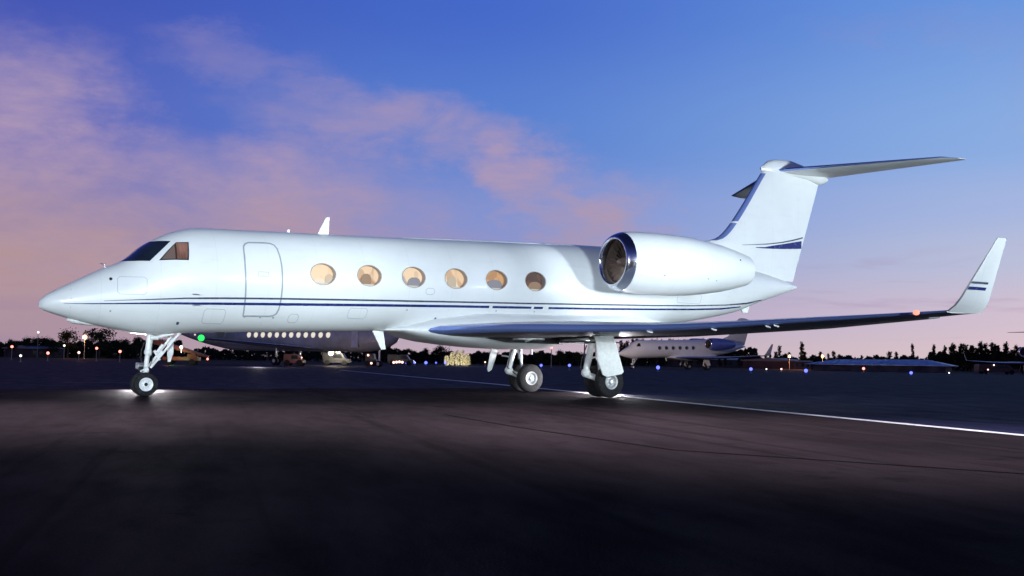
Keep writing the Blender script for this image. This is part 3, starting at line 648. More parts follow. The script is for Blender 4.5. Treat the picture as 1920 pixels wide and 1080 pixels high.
    MB().tube((3.12, -.10, 1.52), (2.46, -.07, .66), .030).tube((3.02, .10, 1.52), (2.44, .07, .68), .030).tube((2.9, -.08, 1.2), (2.88, .08, 1.2), .02).build('drag_brace', M['white2'], root)
    MB().box((2.66, -.03, 1.12), (.05, .06, .22), Matrix.Rotation(R(35), 3, 'Y')).box((2.60, -.03, .95), (.05, .06, .26), Matrix.Rotation(R(-30), 3, 'Y')).tube((2.52, -.03, .84), (2.72, -.03, 1.05), .025).build('torque_link', M['white2'], root, smooth=False)
    MB().path([(2.30, -.07, 1.25), (2.24, -.08, 1.08), (2.22, -.08, .90), (2.28, -.07, .72)], .012).build('hydraulic_hose', M['dark'], root); MB().path([(2.50, -.06, 1.3), (2.47, -.08, 1.1), (2.49, -.08, .85), (2.42, -.06, .62)], .010).build('hydraulic_hose', M['dark'], root)
    tl = MB().tube((2.28, -.09, .70), (2.17, -.09, .70), .075, .085).tube((2.28, .09, .70), (2.17, .09, .70), .075, .085).tube((2.30, 0, .60), (2.24, 0, .56), .06).build('taxi_light', M['steel'], root)
    M['lens'] = mat('lamp_lens', (.75, .72, .72), .15, var=.1)
    MB().tube((2.168, -.09, .70), (2.160, -.09, .70), .070).tube((2.168, .09, .70), (2.160, .09, .70), .070).build('taxi_light_lens', M['lens'], tl)
    gd = MB().add(*loft([[Vector((x, y, z)) for x, z in ((2.90, 1.49), (3.04, 1.50), (3.05, 1.02), (2.99, .80), (2.93, .80), (2.90, 1.05))] for y in (.30, .325)])).build('nose_gear_door', M['white2'], root, smooth=False)
    gear_wheel(root, (2.335, -.19, .275), .275, .17, .158, M['rimwhite']); gear_wheel(root, (2.335, .19, .275), .275, .17, .158, M['rimwhite'])
    # ---- main gear: trailing link legs, two wheels each
    for s_ in (-1, 1):
        yc = s_*2.08; xm = 13.94
        MB().tube((13.62, yc, 1.72), (13.36, yc, .72), .095, .085).tube((13.36, yc, .62), (xm, yc, .44), .085, .075).ball((13.36, yc, .66), .13).tube((xm, yc-.33, .44), (xm, yc+.33, .44), .055).build('main_gear_leg', M['white2'], root)
        MB().tube((13.70, yc, 1.45), (13.84, yc, .52), .05, .045).tube((13.72, yc, 1.60), (13.76, yc, 1.0), .075).build('shock_strut', M['steel'], root)
        MB().tube((13.55, yc-s_*.05, 1.45), (13.3, yc-s_*.95, 1.60), .04).build('side_brace', M['white2'], root)
        MB().path([(13.45, yc-s_*.1, 1.4), (13.30, yc-s_*.12, 1.05), (13.25, yc-s_*.1, .75), (13.6, yc-s_*.1, .5)], .013).build('brake_hose', M['dark'], root)
        yo = s_*2.60
        pd = ((13.30, 1.66, -.10), (13.92, 1.66, -.10), (13.96, 1.48, -.02), (14.17, .70, .06), (14.10, .64, .065), (13.62, .56, .07), (13.50, .62, .065), (13.33, 1.0, .05), (13.33, 1.48, -.02)) if s_ < 0 else ((13.05, 1.60, -.1), (13.32, 1.60, -.1), (13.20, 1.1, .0), (13.10, .66, .1), (13.0, .60, .12), (12.95, .68, .1), (12.98, 1.1, .0))
        dr = MB().add(*loft([[Vector((x, yo+s_*dy+s_*bow, z)) for x, z, bow in pd] for dy in (-.02, .02)])).build('main_gear_door', M['white2'], root, smooth=False)
        MB().tube((13.4, yo, 1.10), (13.5, yc, 1.05), .025).build('door_link', M['white2'], dr)
        MB().tube((14.15, yc, 1.60), (14.15, yc, 1.15), .03, .035).build('retraction_jack', M['white2'], root)
        gear_wheel(root, (xm, yc-.25, .43), .43, .25, .205, M['rim']); gear_wheel(root, (xm, yc+.25, .43), .43, .25, .205, M['rim'])
        # open wheel well under the wing
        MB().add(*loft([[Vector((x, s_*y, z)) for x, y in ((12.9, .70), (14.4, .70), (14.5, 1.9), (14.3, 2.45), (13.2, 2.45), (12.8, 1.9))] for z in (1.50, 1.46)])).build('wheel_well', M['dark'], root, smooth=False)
    return root

jet = build_jet()
tag(jet, 'large white twin-engine business jet in the foreground with lit round cabin windows', 'airplane')

# ------------------------------------------------------------------ business jets further off
def sub_jet(label, cat, skip, recol, loc, rz, group=None, scale=1.0):
    c = copy_tree(jet); c.location = loc; c.rotation_euler = (0, 0, rz); c.scale = (scale,)*3; tag(c, label, cat, group)
    names = [o for o in bpy.data.objects if o.parent == c or (o.parent and o.parent.parent == c)]
    for o in names:
        nm = o.name.split('.')[0]
        if nm in skip: bpy.data.objects.remove(o); continue
        if nm in recol:
            o.data = o.data.copy(); o.data.materials.clear(); o.data.materials.append(recol[nm])
    return c
SMALL = {'seat_back', 'window_sill', 'window_rim', 'access_hatch', 'radome_joint', 'door_handle', 'door_hinge', 'latch_cover', 'door_linkage', 'skin_port', 'pitot_probe', 'door_seal', 'hydraulic_hose', 'brake_hose', 'wheel_bolts', 'hub', 'vortilon', 'cowl_vent', 'cowl_joint', 'torque_link', 'taxi_light_lens', 'rudder_gap', 'door_link', 'fan_blades', 'spinner', 'fin_leading_edge', 'pin_stripe', 'fin_stripe', 'winglet_stripe', 'retraction_jack', 'side_window_pane', 'windshield', 'ventral_blade', 'air_scoop'}
M['pane_off'] = mat('dark_cabin_glass', (.05, .045, .05), .2, var=.2)
M['blue_engine'] = mat('blue_cowl_paint', (.10, .14, .42), .35, var=.15)
M['cream'] = mat('cream_paint', (.72, .68, .60), .35, var=.06)
M['navoff'] = mat('unlit_lens', (.3, .1, .08), .3, var=.1)
j2 = sub_jet('distant pale business jet facing left with a blue engine, right of the main wheels', 'airplane', SMALL,
             {'window_pane': M['pane_off'], 'engine_nacelle': M['blue_engine'], 'fin': M['cream'], 'navigation_light': M['navoff']}, at(1160, 148), 0)
a4 = R(90-56); d4 = Vector((math.cos(a4), math.sin(a4), 0))
j4 = sub_jet('distant dark business jet at the right edge, only its right wing and winglet in frame', 'airplane', SMALL,
             {'window_pane': M['pane_off'], 'navigation_light': M['navoff'], 'tailplane': M['under']}, at(1945, 180)-d4*13.5, a4, None)

# ------------------------------------------------------------------ airliner behind the nose, cabin lights on, facing right
M['grey_hull'] = mat('grey_airliner_paint', (.50, .50, .52), .3, coat=.3, var=.12, vscale=.8)
M['wing_grey'] = mat('grey_wing_metal', (.55, .56, .66), .35, metal=.2, var=.1)
M['litwin'] = mat('lit_airliner_window', (.9, .85, .7), .3, emit=(1, .90, .72), es=.75)
aft_v = (RT0*-math.cos(R(30)) + Vector((math.sin(YAW), math.cos(YAW), 0))*math.sin(R(30))).normalized()
al = empty('airliner', at(748, 115), math.atan2(aft_v.y, aft_v.x)); tag(al, 'grey airliner behind the jet nose with a row of bright cabin windows', 'airplane')
AX = [0, .3, 1, 2.2, 3.8, 5.5, 23, 27, 31, 34]; AR = [.05, .45, .85, 1.2, 1.42, 1.5, 1.5, 1.25, .75, .2]; AZc = [3.3, 3.25, 3.2, 3.12, 3.1, 3.1, 3.1, 3.35, 3.7, 4.0]
MB().add(*loft([[Vector((x, pch(x, AX, AR)*math.cos(a), pch(x, AX, AZc)+pch(x, AX, AR)*math.sin(a))) for a in [2*math.pi*k/36 for k in range(36)]] for x in [34*i/60 for i in range(61)]])).build('fuselage', M['grey_hull'], al)
# the aircraft's right-hand side faces the camera: +y in its own frame
for k in range(12):
    x = 8.6+k*1.07
    for s_ in (1, -1):
        y = pch(x, AX, AR); fr = MB().add(*loft([[Vector((x+.26*r_*math.cos(a), s_*(y*.985+dy), 3.42+.27*r_*math.sin(a))) for a in [2*math.pi*j/14 for j in range(14)]] for r_, dy in ((1.12, -.12), (1.12, .02), (1, .03))])).build('cabin_window', M['litwin'], al)
MB().add(*loft([[Vector((x, y*.4+(1.52 if y > 0 else -1.52), 3.1+z)) for x, y, z in ((4.4, .02, -1), (5.3, .02, -1), (5.3, .02, .9), (4.4, .02, .9))] for _ in (0,)]+[[Vector((x, 1.50, 3.1+z)) for x, z in ((4.4, -1), (5.3, -1), (5.3, .9), (4.4, .9))]])).build('front_door', M['wing_grey'], al, smooth=False)
for s_ in (1, -1):
    st = []
    for i in range(10):
        t = i/9; a = .9+11.4*t; st.append(((10.3+6.0*t+(-.4 if t < .1 else 0), s_*a, 1.85+.95*t), 5.2*(1-t)+1.4*t))
    A, B = surface_loft(st, .10, 0, n=10); wg = MB().add(*A).build('wing', M['wing_grey'], al); MB().add(*B).build('leading_edge', M['steel'], wg)
    MB().revolve((0, s_*2.3, 3.6), (1, 0, 0), [(24.0, .62), (23.9, .7), (24.2, .78), (25.2, .82), (26.6, .7), (27.4, .45)], 24).build('engine_nacelle', M['grey_hull'], al)
    lg = MB().tube((15.6, s_*2.0, 1.9), (15.6, s_*2.0, .45), .13).build('main_gear_leg', M['steel'], al)
    for dy in (-.3, .3):
        wh = MB().tube((15.6, s_*2.0+dy-.13, .5), (15.6, s_*2.0+dy+.13, .5), .2, n=18).build('wheel', M['rimwhite'], al); MB().revolve((15.6, s_*2.0+dy, .5), (0, 1, 0), [(-.12, .21), (-.12, .42), (0, .5), (.12, .42), (.12, .21)], 22).build('tyre', M['tyre'], wh)
    MB().add(*surface_loft([((30.1, 0, 8.2), 2.6), ((32.1, s_*4.6, 8.4), 1.3)], .09, 0, n=8)[0]).build('tailplane', M['grey_hull'], al)
MB().add(*surface_loft([((28, 0, 4.2), 5.2), ((30.1, 0, 8.2), 3.2)], .09, 0, n=8, vertical=True)[0]).build('fin', M['grey_hull'], al)
MB().tube((2.6, 0, 2.0), (2.6, 0, .35), .09).build('nose_gear_leg', M['steel'], al)
wh = MB().tube((2.6, -.25, .35), (2.6, .25, .35), .18).build('wheel', M['rimwhite'], al); MB().revolve((2.6, 0, .35), (0, 1, 0), [(-.25, .18), (-.25, .3), (-.1, .35), (.1, .35), (.25, .3), (.25, .18)], 18).build('tyre', M['tyre'], wh)
M['green_lamp'] = mat('green_navigation_lamp', (.2, .9, .4), .2, emit=(.015, .85, .08), es=1.8)
gt = Vector((16.6, 12.45, 2.80)); gl = MB().ball(gt, .34, 14, 10).build('navigation_light', M['green_lamp'], al)
MB().ball((16.6+1.2, 12.2, 3.15), .1).build('wing_tip_lamp', M['litwin'], al)
qz = Matrix.Rotation(al.rotation_euler.z, 3, 'Z'); gw = al.location + qz @ gt
point('green_navigation_glow', gw+Vector((0, 0, -1.6))-FW*9.0, 35, (.08, 1, .25), .2)

# ------------------------------------------------------------------ belt loader in front of the airliner tail
M['orange'] = mat('orange_paint', (.16, .05, .03), .45, var=.2, vscale=3)
M['lamp_white'] = mat('white_lamp', (1, 1, 1), .3, emit=(1, .94, .82), es=2.5)
M['lamp_warm'] = mat('warm_lamp', (1, .8, .5), .3, emit=(1, .55, .24), es=2.4)
M['lamp_red'] = mat('red_lamp', (1, .25, .2), .3, emit=(1, .22, .17), es=4)
M['lamp_pink'] = mat('pale_red_lamp', (1, .6, .5), .3, emit=(1, .50, .42), es=3)
M['lamp_blue'] = mat('blue_lamp', (.25, .3, 1), .3, emit=(.10, .13, 1), es=3.2)
M['post'] = mat('galvanised_post', (.25, .25, .26), .5, metal=.5, var=.1)
bl0 = at(345, 106); bl = empty('belt_loader', bl0, math.atan2(-RT0.y, -RT0.x)+0)
tag(bl, 'orange belt loader with a raised conveyor beside the airliner tail', 'belt loader')
MB().add(*loft([[Vector((x, y, z)) for x, z in ((-2.4, .75), (3.1, 2.05), (3.1, 2.65), (-2.4, .95))] for y in (-.4, .4)])).build('conveyor', M['orange'], bl, smooth=False)
MB().box((.2, 0, .62), (3.4, 1.3, .35)).box((-.9, .2, .9), (.8, .7, .4)).build('chassis', M['orange'], bl, smooth=False)
for x in (-1.0, 1.3):
    for y in (-.6, .6): MB().tube((x, y-.1, .3), (x, y+.1, .3), .3, n=18).build('wheel', M['tyre'], bl)
MB().ball((.15, .45, 1.75), .17).tube((.15, .40, 1.2), (.15, .42, 1.65), .03).build('work_lamp', M['lamp_white'], bl)
MB().ball((-2.45, .3, .62), .11).build('tail_lamp', M['lamp_red'], bl)
point('belt_loader_glow', bl0+Vector((0, 0, 1.2))-Vector((math.sin(YAW), math.cos(YAW), 0))*2.2+RT0*-.6, 90, (1, .40, .25), .2)

# ------------------------------------------------------------------ small vehicles on the apron edge
M['van_white'] = mat('van_paint', (.07, .07, .075), .35, var=.1); M['van_dark'] = mat('tug_paint', (.04, .04, .045), .4, var=.1)
M['vglass'] = mat('vehicle_glass', (.02, .025, .03), .1, var=.1)
def vehicle(name, label, cat, px, depth, m, L=4.2, H=1.9, lamps=(), turn=0.0, lm='lamp_white', lr=.16):
    r_ = empty(name, at(px, depth), math.atan2(RT0.y, RT0.x)+turn); tag(r_, label, cat)
    prof = [(-L/2, .35), (L/2, .35), (L/2, H*.52), (L*.36, H*.56), (L*.24, H*.97), (L*.16, H), (-L*.47, H), (-L/2, H*.9)]
    MB().add(*loft([[Vector((x, y, z)) for x, z in prof] for y in (-.85, -.8, .8, .85)])).build('body', m, r_, smooth=False)
    for y in (-.862, .862): MB().add(*loft([[Vector((x, y+d, z)) for x, z in ((-L*.1, H*.6), (L*.27, H*.6), (L*.2, H*.9), (-L*.1, H*.9))] for d in (-.004, .004)])).build('side_window', M['vglass'], r_, smooth=False)
    for x in (-L*.32, L*.32):
        for y in (-.8, .8): MB().tube((x, y-.1, .33), (x, y+.1, .33), .33, n=18).build('wheel', M['tyre'], r_)
    for (x, y, z) in lamps: MB().ball((x, y, z), lr).build('headlight', M[lm], r_)
    return r_
vehicle('baggage_tug', 'dark tug with very bright cream floodlamps left of the belly aerial', 'tug', 632, 130, M['van_dark'], 3.2, 1.5, [(-.45, -.9, 1.85), (-.05, -.9, 1.95), (.3, -.9, 1.80), (-.6, -.9, 1.5)], lr=.33, lm='lamp_white')
vehicle('service_van', 'pale service van with pink-white lamps at the left end of the blue lights', 'van', 752, 150, M['van_white'], 3.6, 1.5, [(-.5, -.9, .45), (-.1, -.9, .5), (.3, -.9, .45), (-.9, -.9, .4)], lm='lamp_pink', lr=.17)
vehicle('ground_power_unit', 'orange ground power unit under the airliner belly', 'ground power unit', 553, 112, M['orange'], 2.0, 1.25, [(.9, -.9, .9)], lm='lamp_pink', lr=.07)
vehicle('fuel_truck', 'dark brown fuel truck below the distant wing at the right edge', 'truck', 1868, 160, mat('brown_truck_paint', (.12, .07, .04), .5, var=.2), 6.0, 1.45, [(-.8, -.95, 1.35)], lr=.10)
vehicle('equipment_cart', 'small grey equipment cart between the bright tug and the belly aerial', 'cart', 697, 128, M['van_dark'], 1.3, 1.5, [(.1, -.9, .35), (-.3, -.9, 1.3)], lm='lamp_pink', lr=.13)
point('tug_glow', at(632, 127, 1.6), 700, (1, .85, .6), .3)
point('airliner_fill_light', at(485, 97, .9), 520, (1, .93, .95), .3)  # added lamp without a visible source, brightens the airliner's wing and belly
point('tug_reflection', at(628, 112, .5), 60, (1, .7, .55), .2)
point('power_unit_glow', at(553, 109, 1.2), 30, (1, .45, .25), .2)

# ------------------------------------------------------------------ airfield lamps
def lamp(px, y, depth, r_, m, label, cat, group=None, name='airfield_light'):
    "lamp on a post: y is the photo row of the lamp"
    hor = 660.6+(px*.01537); z = .965+(hor-y)*depth/FPX
    z = max(z, r_+.06); p = at(px, depth, 0); o = empty(name, p)
    MB().tube((0, 0, 0), (0, 0, z), .05 if z < 2 else .08, .03 if z < 2 else .05, n=8).tube((0, 0, 0), (0, 0, .06), .16, .12, n=12).build('post', M['post'], o)
    MB().ball((0, 0, z), r_, 12, 8).build('lamp', m, o)
    tag(o, label, cat, group); return o, Vector((p.x, p.y, z))
lamp(22, 650, 140, .17, M['lamp_red'], 'red lamp nearest the left edge of the picture', 'lamp', 'red apron lamps', 'red_lamp')
lamp(90, 662, 130, .17, M['lamp_red'], 'low red lamp, second from the left edge', 'lamp', 'red apron lamps', 'red_lamp')
lamp(148, 661, 130, .15, M['lamp_pink'], 'pale red lamp under the orange floodlight', 'lamp', 'red apron lamps', 'red_lamp')
lamp(181, 653, 140, .17, M['lamp_red'], 'red lamp right of the orange floodlight, below a tree', 'lamp', 'red apron lamps', 'red_lamp')
lamp(225, 659, 130, .17, M['lamp_red'], 'red lamp nearest the jet nose wheel', 'lamp', 'red apron lamps', 'red_lamp')
lamp(1034, 652, 150, .17, M['lamp_red'], 'red lamp between the two main landing gears', 'lamp', 'red apron lamps', 'red_lamp')
lamp(1619, 691, 150, .19, M['lamp_red'], 'red lamp in front of the long blue-roofed shed', 'lamp', 'red apron lamps', 'red_lamp')
lamp(910, 679, 160, .12, M['lamp_pink'], 'small pinkish lamp between the lit shrubs and the main wheels', 'lamp', None, 'small_lamp')
lamp(39, 667, 110, .12, M['lamp_white'], 'low white lamp at the far left apron edge', 'lamp', None, 'small_lamp')
lamp(120, 648, 170, .16, M['lamp_white'], 'white lamp in front of the left dark tree', 'lamp', None, 'small_lamp')
lamp(1437, 692, 130, .09, M['lamp_white'], 'white lamp between two blue lights near the pale jet winglet', 'lamp', None, 'small_lamp')
lamp(1465, 692, 140, .12, M['lamp_pink'], 'pinkish lamp just left of a blue light below the orange glow', 'lamp', None, 'small_lamp')
lamp(1779, 699, 120, .08, M['lamp_white'], 'small white lamp right of the blue-roofed shed', 'lamp', None, 'small_lamp')
lamp(1852, 693, 150, .11, M['lamp_pink'], 'faint lamp on the apron edge by the brown truck', 'lamp', None, 'small_lamp')
for px, y, rr, lb in [(762, 680, .15, 'blue taxiway light beside the pale service van'), (778, 680, .15, 'second blue taxiway light right of the service van'), (799, 680, .21, 'brightest blue taxiway light left of the lit shrubs'),
                      (818, 680, .11, 'faintest blue taxiway light, just left of the lit shrubs'), (835, 680, .15, 'blue taxiway light at the foot of the lit shrubs'), (1015, 685, .14, 'blue taxiway light just right of the far main wheel'),
                      (1068, 685, .15, 'blue taxiway light midway between the main wheels'), (1234, 689, .19, 'blue taxiway light in front of the pale distant jet'), (1408, 692, .17, 'blue taxiway light below the pale jet wing'),
                      (1511, 695, .19, 'blue taxiway light at the left end of the blue roof'), (1708, 699, .16, 'blue taxiway light under the right end of the blue roof')]:
    lamp(px, y, 112 if px > 1000 else 150, rr, M['lamp_blue'], lb, 'taxiway light', 'blue taxiway lights', 'taxiway_light')
for px, y, dp, rr, m_, lb in [(158, 632, 200, .42, 'lamp_warm', 'orange floodlight on a pole between the two left trees'), (70, 623, 230, .22, 'lamp_white', 'pale floodlight on a tall pole at the far left'),
                              (1480, 668, 210, .30, 'lamp_warm', 'warm floodlight left of the blue roof, nearer the pale jet'), (1542, 668, 215, .28, 'lamp_warm', 'warm floodlight above the left end of the blue roof')]:
    o, p = lamp(px, y, dp, rr, M[m_], lb, 'floodlight', 'apron floodlights on poles', 'floodlight_pole')
    if m_ == 'lamp_warm': point('floodlight_glow', p-Vector((math.sin(YAW), math.cos(YAW), 0))*1.2, 1200 if px < 1000 else 900, (1, .42, .16), .4)
# made-up mast and spot, added to light the pale jet (pole between the gears)
fm = empty('added_light_mast', at(1096, 118)); tag(fm, 'added thin grey floodlight mast standing between the main landing gears', 'floodlight mast')
MB().tube((0, 0, 0), (0, 0, 5.2), .09, .06).build('added_pole', M['post'], fm); MB().box((0, 0, 5.3), (1.2, .3, .25)).build('added_lamp_head', M['post'], fm, smooth=False)
tgt = at(1160, 148)+Vector((12, 0, 3)); ml = at(1096, 118, 5.6)
spot('added_jet_spot', ml, tgt, 20000, 32, .6, (1, .80, .68), .3)

# ------------------------------------------------------------------ buildings
M['roofblue'] = mat('blue_metal_roof', (.16, .22, .52), .35, metal=.2, var=.15, vscale=.4)
M['wallblue'] = mat('dark_blue_wall', (.02, .025, .06), .7, var=.2, vscale=.4)
def shed():
    a = at(1508, 190); b = at(1784, 178); d = (b-a); L = d.length; r_ = empty('long_shed', a, math.atan2(d.y, d.x)); tag(r_, 'long low shed with a blue metal roof in front of the right treeline', 'shed')
    D = 9
    MB().box((L/2, D/2, .62), (L-2, D-1.6, 1.24)).build('wall', M['wallblue'], r_, smooth=False)
    rf = MB().add([(0, 0, 1.15), (L, 0, 1.15), (L-4.5, D/2, 2.15), (4.5, D/2, 2.0), (0, D, 1.15), (L, D, 1.15), (0, 0, 1.05), (L, 0, 1.05), (0, D, 1.05), (L, D, 1.05)],
                  [(0, 1, 2, 3), (3, 2, 5, 4), (0, 3, 4), (1, 5, 2), (6, 7, 1, 0), (8, 4, 5, 9), (6, 0, 4, 8), (7, 9, 5, 1), (6, 8, 9, 7)]).build('roof', M['roofblue'], r_, smooth=False)
    for k in range(22):
        x = 1.0+k*(L-2)/21; t = min(1, x/4.5, (L-x)/4.5); y1 = D/2*t
        MB().add(*loft([[Vector((x+dx, 0, 1.16)), Vector((x+dx, y1, 1.16+(.93 if x > L/2 else .88)*t)), Vector((x+dx, y1, 1.22+(.93 if x > L/2 else .88)*t)), Vector((x+dx, 0, 1.22))] for dx in (-.04, .04)])).build('roof_rib', M['roofblue'], rf, smooth=False)
    for k in range(6): MB().box((3.5+k*(L-7)/5, .79, .6), (2.0, .06, 1.0)).build('shed_door', M['wallblue'], r_, smooth=False)
shed()
M['hangar'] = mat('hangar_wall', (.07, .055, .05), .8, var=.25, vscale=.2); M['warmwin'] = mat('warm_window', (1, .7, .4), .3, emit=(1, .55, .28), es=1.2)
def hangar(px0, px1, depth, H, label, wins=5, name='hangar', lit=True):
    a, b = at(px0, depth), at(px1, depth+6); d = b-a; L = d.length; r_ = empty(name, a, math.atan2(d.y, d.x)); tag(r_, label, 'building')
    MB().box((L/2, 6, H/2), (L, 12, H)).build('wall', M['hangar'], r_, smooth=False)
    MB().add(*loft([[Vector((x, y, z)) for y, z in ((-.4, H+.003), (12.4, H+.003), (12.4, H+.15), (6, H+.7), (-.4, H+.15))] for x in (-.4, L+.4)])).build('roof', M['post'], r_, smooth=False)
    for k in range(wins):
        x = L*(k+.5)/wins; w = MB().box((x, -.03, H*.55), (1.0, .06, .7)).build('window', M['warmwin'] if (lit and k % 2 == 0) else M['vglass'], r_, smooth=False)
hangar(60, 118, 240, 1.9, 'low brown building among the trees left of the orange floodlight', 5, lit=False)
hangar(1490, 1520, 225, 1.6, 'small building in an orange glow at the left end of the blue roof', 3, lit=False)
hangar(1300, 1400, 260, 1.8, 'low dark building behind the pale distant jet', 5, lit=False)

# ------------------------------------------------------------------ trees
def fol_mat(name, c1, c2):
    m = bpy.data.materials.new(name); m.use_nodes = True; nt = m.node_tree; b = nt.nodes['Principled BSDF']; q = G(nt)
    t = q.n('ShaderNodeTexCoord').outputs['Object']; nt.links.new(q.mix(q.mapr(q.noise(t, 1.4, 4), .35, .65), c1, c2), b.inputs['Base Color']); b.inputs['Roughness'].default_value = .8; b.inputs['Specular IOR Level'].default_value = .1; return m
M['leaf'] = fol_mat('dark_foliage', (.022, .030, .014), (.045, .055, .026)); M['bark'] = mat('bark', (.05, .038, .03), .9, var=.3)
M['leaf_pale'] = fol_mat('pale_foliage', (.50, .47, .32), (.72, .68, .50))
def leaves(n, place, s0, s1, rnd):
    vs, fs = [], []
    for _ in range(n):
        c = place(rnd); s = rnd.uniform(s0, s1); u = Vector((rnd.gauss(0, 1), rnd.gauss(0, 1), rnd.gauss(0, 1))).normalized(); v = u.orthogonal().normalized(); w = u.cross(v)
        k = len(vs); vs += [c+v*s, c+w*s*.6, c-v*s*.8, c-w*s*.6]; fs.append((k, k+1, k+2, k+3))
    return vs, fs
def raw(name, vs, fs, m, parent):
    me = bpy.data.meshes.new(name); me.from_pydata([tuple(v) for v in vs], [], fs); me.materials.append(m); o = bpy.data.objects.new(name, me); COL.objects.link(o); o.parent = parent; return o
def conifer(seed, H=8.0, wide=.17):
    rnd = random.Random(seed); r_ = empty('conifer'); lean = rnd.uniform(-.03, .03)
    b = MB().tube((0, 0, 0), (lean*H, 0, H*.97), .16, .03, n=8); cl = []
    for k in range(26):
        z = H*(.14+.84*k/26); ln = H*wide*(1.08-z/H)**.8*rnd.uniform(.5, 1.25)+.12; a = rnd.uniform(0, 6.28); p0 = Vector((lean*z, 0, z)); p1 = p0+Vector((math.cos(a)*ln, math.sin(a)*ln, ln*rnd.uniform(.25, .8)))
        b.tube(p0, p1, .035, .01, n=5); cl.append((p0, p1))
    b.build('trunk', M['bark'], r_)
    def pl(rnd): p0, p1 = rnd.choice(cl); t = rnd.uniform(.15, 1.1); return p0+(p1-p0)*t+Vector((rnd.gauss(0, .14), rnd.gauss(0, .14), rnd.gauss(0, .22)))
    raw('crown', *leaves(1100, pl, .08, .28, rnd), M['leaf'], r_); return r_
def broadleaf(seed, H=6.0, wide=.42):
    rnd = random.Random(seed); r_ = empty('broadleaf_tree'); b = MB().tube((0, 0, 0), (0, 0, H*.45), .22, .14, n=8); cl = []
    for k in range(13):
        a = rnd.uniform(0, 6.28); rr = H*wide*rnd.uniform(.2, .8); z = H*rnd.uniform(.42, .88); c = Vector((math.cos(a)*rr, math.sin(a)*rr, z)); b.tube((0, 0, H*.4), c, .08, .02, n=5); cl.append((c, H*rnd.uniform(.10, .2)))
    b.build('trunk', M['bark'], r_)
    def pl(rnd): c, s = rnd.choice(cl); return c+Vector((rnd.gauss(0, s*.6), rnd.gauss(0, s*.6), rnd.gauss(0, s*.5)))
    raw('crown', *leaves(1500, pl, .10, .30, rnd), M['leaf'], r_); return r_
protoC = [conifer(11, 8, .13), conifer(12, 8, .10), conifer(13, 8, .17), conifer(14, 8, .08)]; protoB = [broadleaf(21), broadleaf(22, 6, .5), broadleaf(23, 6, .34)]
ORD = ['first', 'second', 'third', 'fourth', 'fifth', 'sixth', 'seventh', 'eighth', 'ninth', 'tenth', 'eleventh', 'twelfth', 'thirteenth']
used = set()
def plant(kind, px, ytop, depth, label, group, idx=None, wid=1.0):
    P = protoC if kind == 'c' else protoB; i = random.randrange(len(P)) if idx is None else idx; src = P[i]
    hor = 660.6+px*.01537; H = .965+(hor-ytop)*depth/FPX
    o = src if src.name not in used else copy_tree(src)
    used.add(src.name); o.location = at(px, depth, 0); s = H/(8.0 if kind == 'c' else 5.9); w = s*wid*random.uniform(.85, 1.2); o.scale = (w, w, s); o.rotation_euler = (0, 0, random.uniform(0, 6.28)); tag(o, label, 'tree', group); return o
plant('b', 127, 621, 210, 'round dark tree left of the orange floodlight, above the white lamp', 'trees at the left', 0)
plant('b', 186, 617, 215, 'tallest dark tree at the left, right of the orange floodlight', 'trees at the left', 1)
plant('b', 22, 634, 220, 'small dark tree at the left edge of the picture', 'trees at the left', 2, .8)
plant('b', 257, 633, 230, 'low dark tree just left of the nose wheel strut', 'trees at the left', 0, .9)
for k, px in enumerate((50, 68, 86, 100, 214, 232, 282, 300, 318)): plant('b', px, random.uniform(634, 642), random.uniform(235, 260), ORD[k]+' from the left of the low dark trees behind the red lamps', 'low trees in the left row')
for k, (px, y) in enumerate(((722, 652), (738, 655), (760, 652), (773, 653), (788, 662), (799, 651), (816, 654), (827, 649), (905, 660), (925, 657), (1010, 660), (1050, 658), (1085, 661))):
    plant('b', px, y, random.uniform(200, 235), ORD[k]+' from the left of the dark trees seen under the jet belly', 'trees seen under the belly', None, .8)
for k in range(46):
    px = 1165+k*5.4+random.uniform(-2, 2)
    plant('c', px, random.uniform(634, 650) if px < 1345 else random.uniform(652, 668), random.uniform(240, 300), 'thin conifer in the distant row behind the pale jet', 'conifers behind the pale jet', None, 1.3)
plant('c', 1504, 641, 230, 'tall narrow conifer standing alone between the two warm floodlights', 'conifers at the right', 0, 1.1)
plant('c', 1462, 648, 240, 'spiky conifer just right of the pale jet winglet', 'conifers at the right', 2, 1.0)
plant('c', 1712, 645, 250, 'slender leaning conifer above the middle of the blue roof', 'conifers at the right', 3, .9)
plant('c', 1752, 647, 250, 'slender conifer at the left end of the tall right wood', 'conifers at the right', 3, 1.0)
for k in range(26):
    px = 1420+k*13+random.uniform(-5, 5); plant('c', px, random.uniform(658, 670), random.uniform(240, 290), 'low dark conifer in the row behind the blue roof', 'conifers behind the blue roof', None, 1.5)
for k in range(42):
    px = 1762+k*4.6+random.uniform(-3, 3); e = 643+14*max(0, (px-1870)/60)**2+(8 if px < 1785 else 0)
    plant('c', px, e+random.uniform(-2, 16), random.uniform(240, 280), 'tall dark conifer in the dense wood at the right', 'conifers of the dense right wood', None, 1.25)
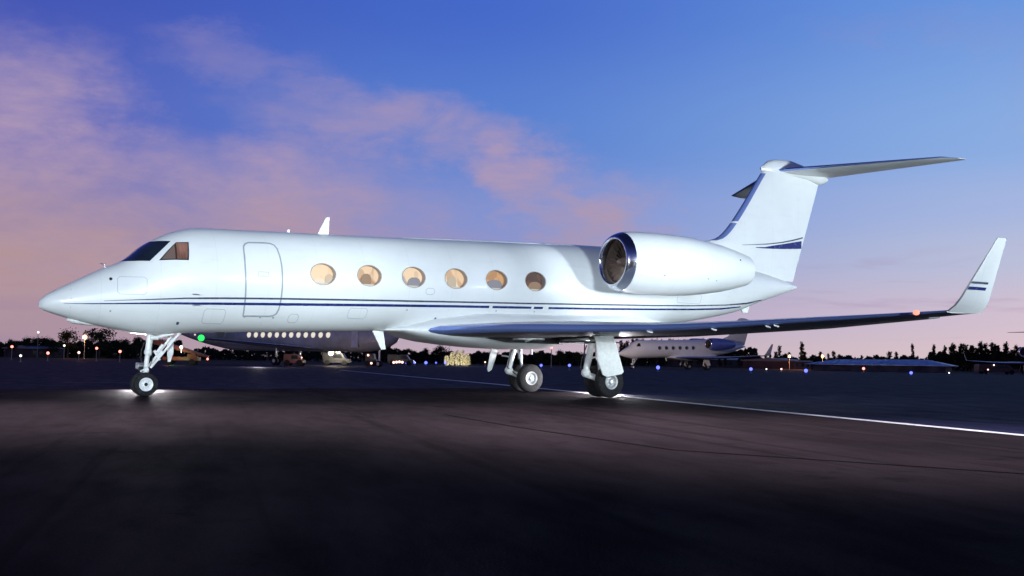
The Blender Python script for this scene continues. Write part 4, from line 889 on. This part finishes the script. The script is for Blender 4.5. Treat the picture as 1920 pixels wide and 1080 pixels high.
for k in range(0): plant('c', 1965+k*22, random.uniform(645, 662), 240, 'tall dark conifer beyond the right edge', 'conifers beyond the frame', None, 1.3)
# the low mass of undergrowth and far wood below the tree tops
rnd = random.Random(5); vs, fs = [], []
def wood(px0, px1, ytop, depth, n):
    def pl(r__):
        px = r__.uniform(px0, px1); dp = depth+r__.uniform(-8, 14); hor = 660.6+px*.01537; H = .965+(hor-ytop-3*math.sin(px*.11)-2*math.sin(px*.37))*dp/FPX
        return at(px, dp, H*r__.uniform(0, 1)**.75)
    a, b = leaves(n, pl, .25, .75, rnd); o = len(vs); vs.extend(a); fs.extend(tuple(i+o for i in f) for f in b)
wood(-260, 340, 643, 262, 10000); wood(330, 760, 655, 262, 4000); wood(700, 1180, 664, 250, 9000); wood(1150, 1420, 655, 310, 5000); wood(1400, 1780, 671, 300, 7000); wood(1740, 2300, 664, 285, 9000)
und = raw('far_woodland', vs, fs, M['leaf'], None); tag(und, 'continuous dark band of far woodland along the horizon', 'woodland', None, 'stuff')
# shrubs lit from below, right of the blue lights
for k, (px, y) in enumerate(((838, 667), (848, 660), (858, 657), (868, 657), (877, 664))):
    H = .965+(660.6+px*.01537-y)*165/FPX; r_ = empty('lit_shrub', at(px, 165)); rn = random.Random(40+k)
    MB().tube((0, 0, 0), (0, 0, H*.8), .06, .02, n=6).build('stem', M['bark'], r_)
    def pl(q_, H=H): z = q_.uniform(.05, 1); rr = .42*math.sqrt(max(0, 1-(2*z-1)**4))*q_.random()**.5; a = q_.uniform(0, 6.28); return Vector((rr*math.cos(a), rr*math.sin(a), z*H))
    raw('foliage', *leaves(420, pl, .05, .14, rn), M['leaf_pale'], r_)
    tag(r_, ['low pale shrub at the left end of the warmly lit group', 'second shrub from the left in the warmly lit group', 'tall middle shrub of the warmly lit group', 'tall right-hand shrub of the warmly lit group', 'low shrub at the right end of the warmly lit group'][k], 'shrub', 'warmly lit shrubs')
for px in (842, 856, 872): point('shrub_uplight', at(px, 162.2, .35), 300, (1, .88, .64), .15)
point('orange_glow', at(1503, 205, 1.5), 900, (1, .28, .10), .3)
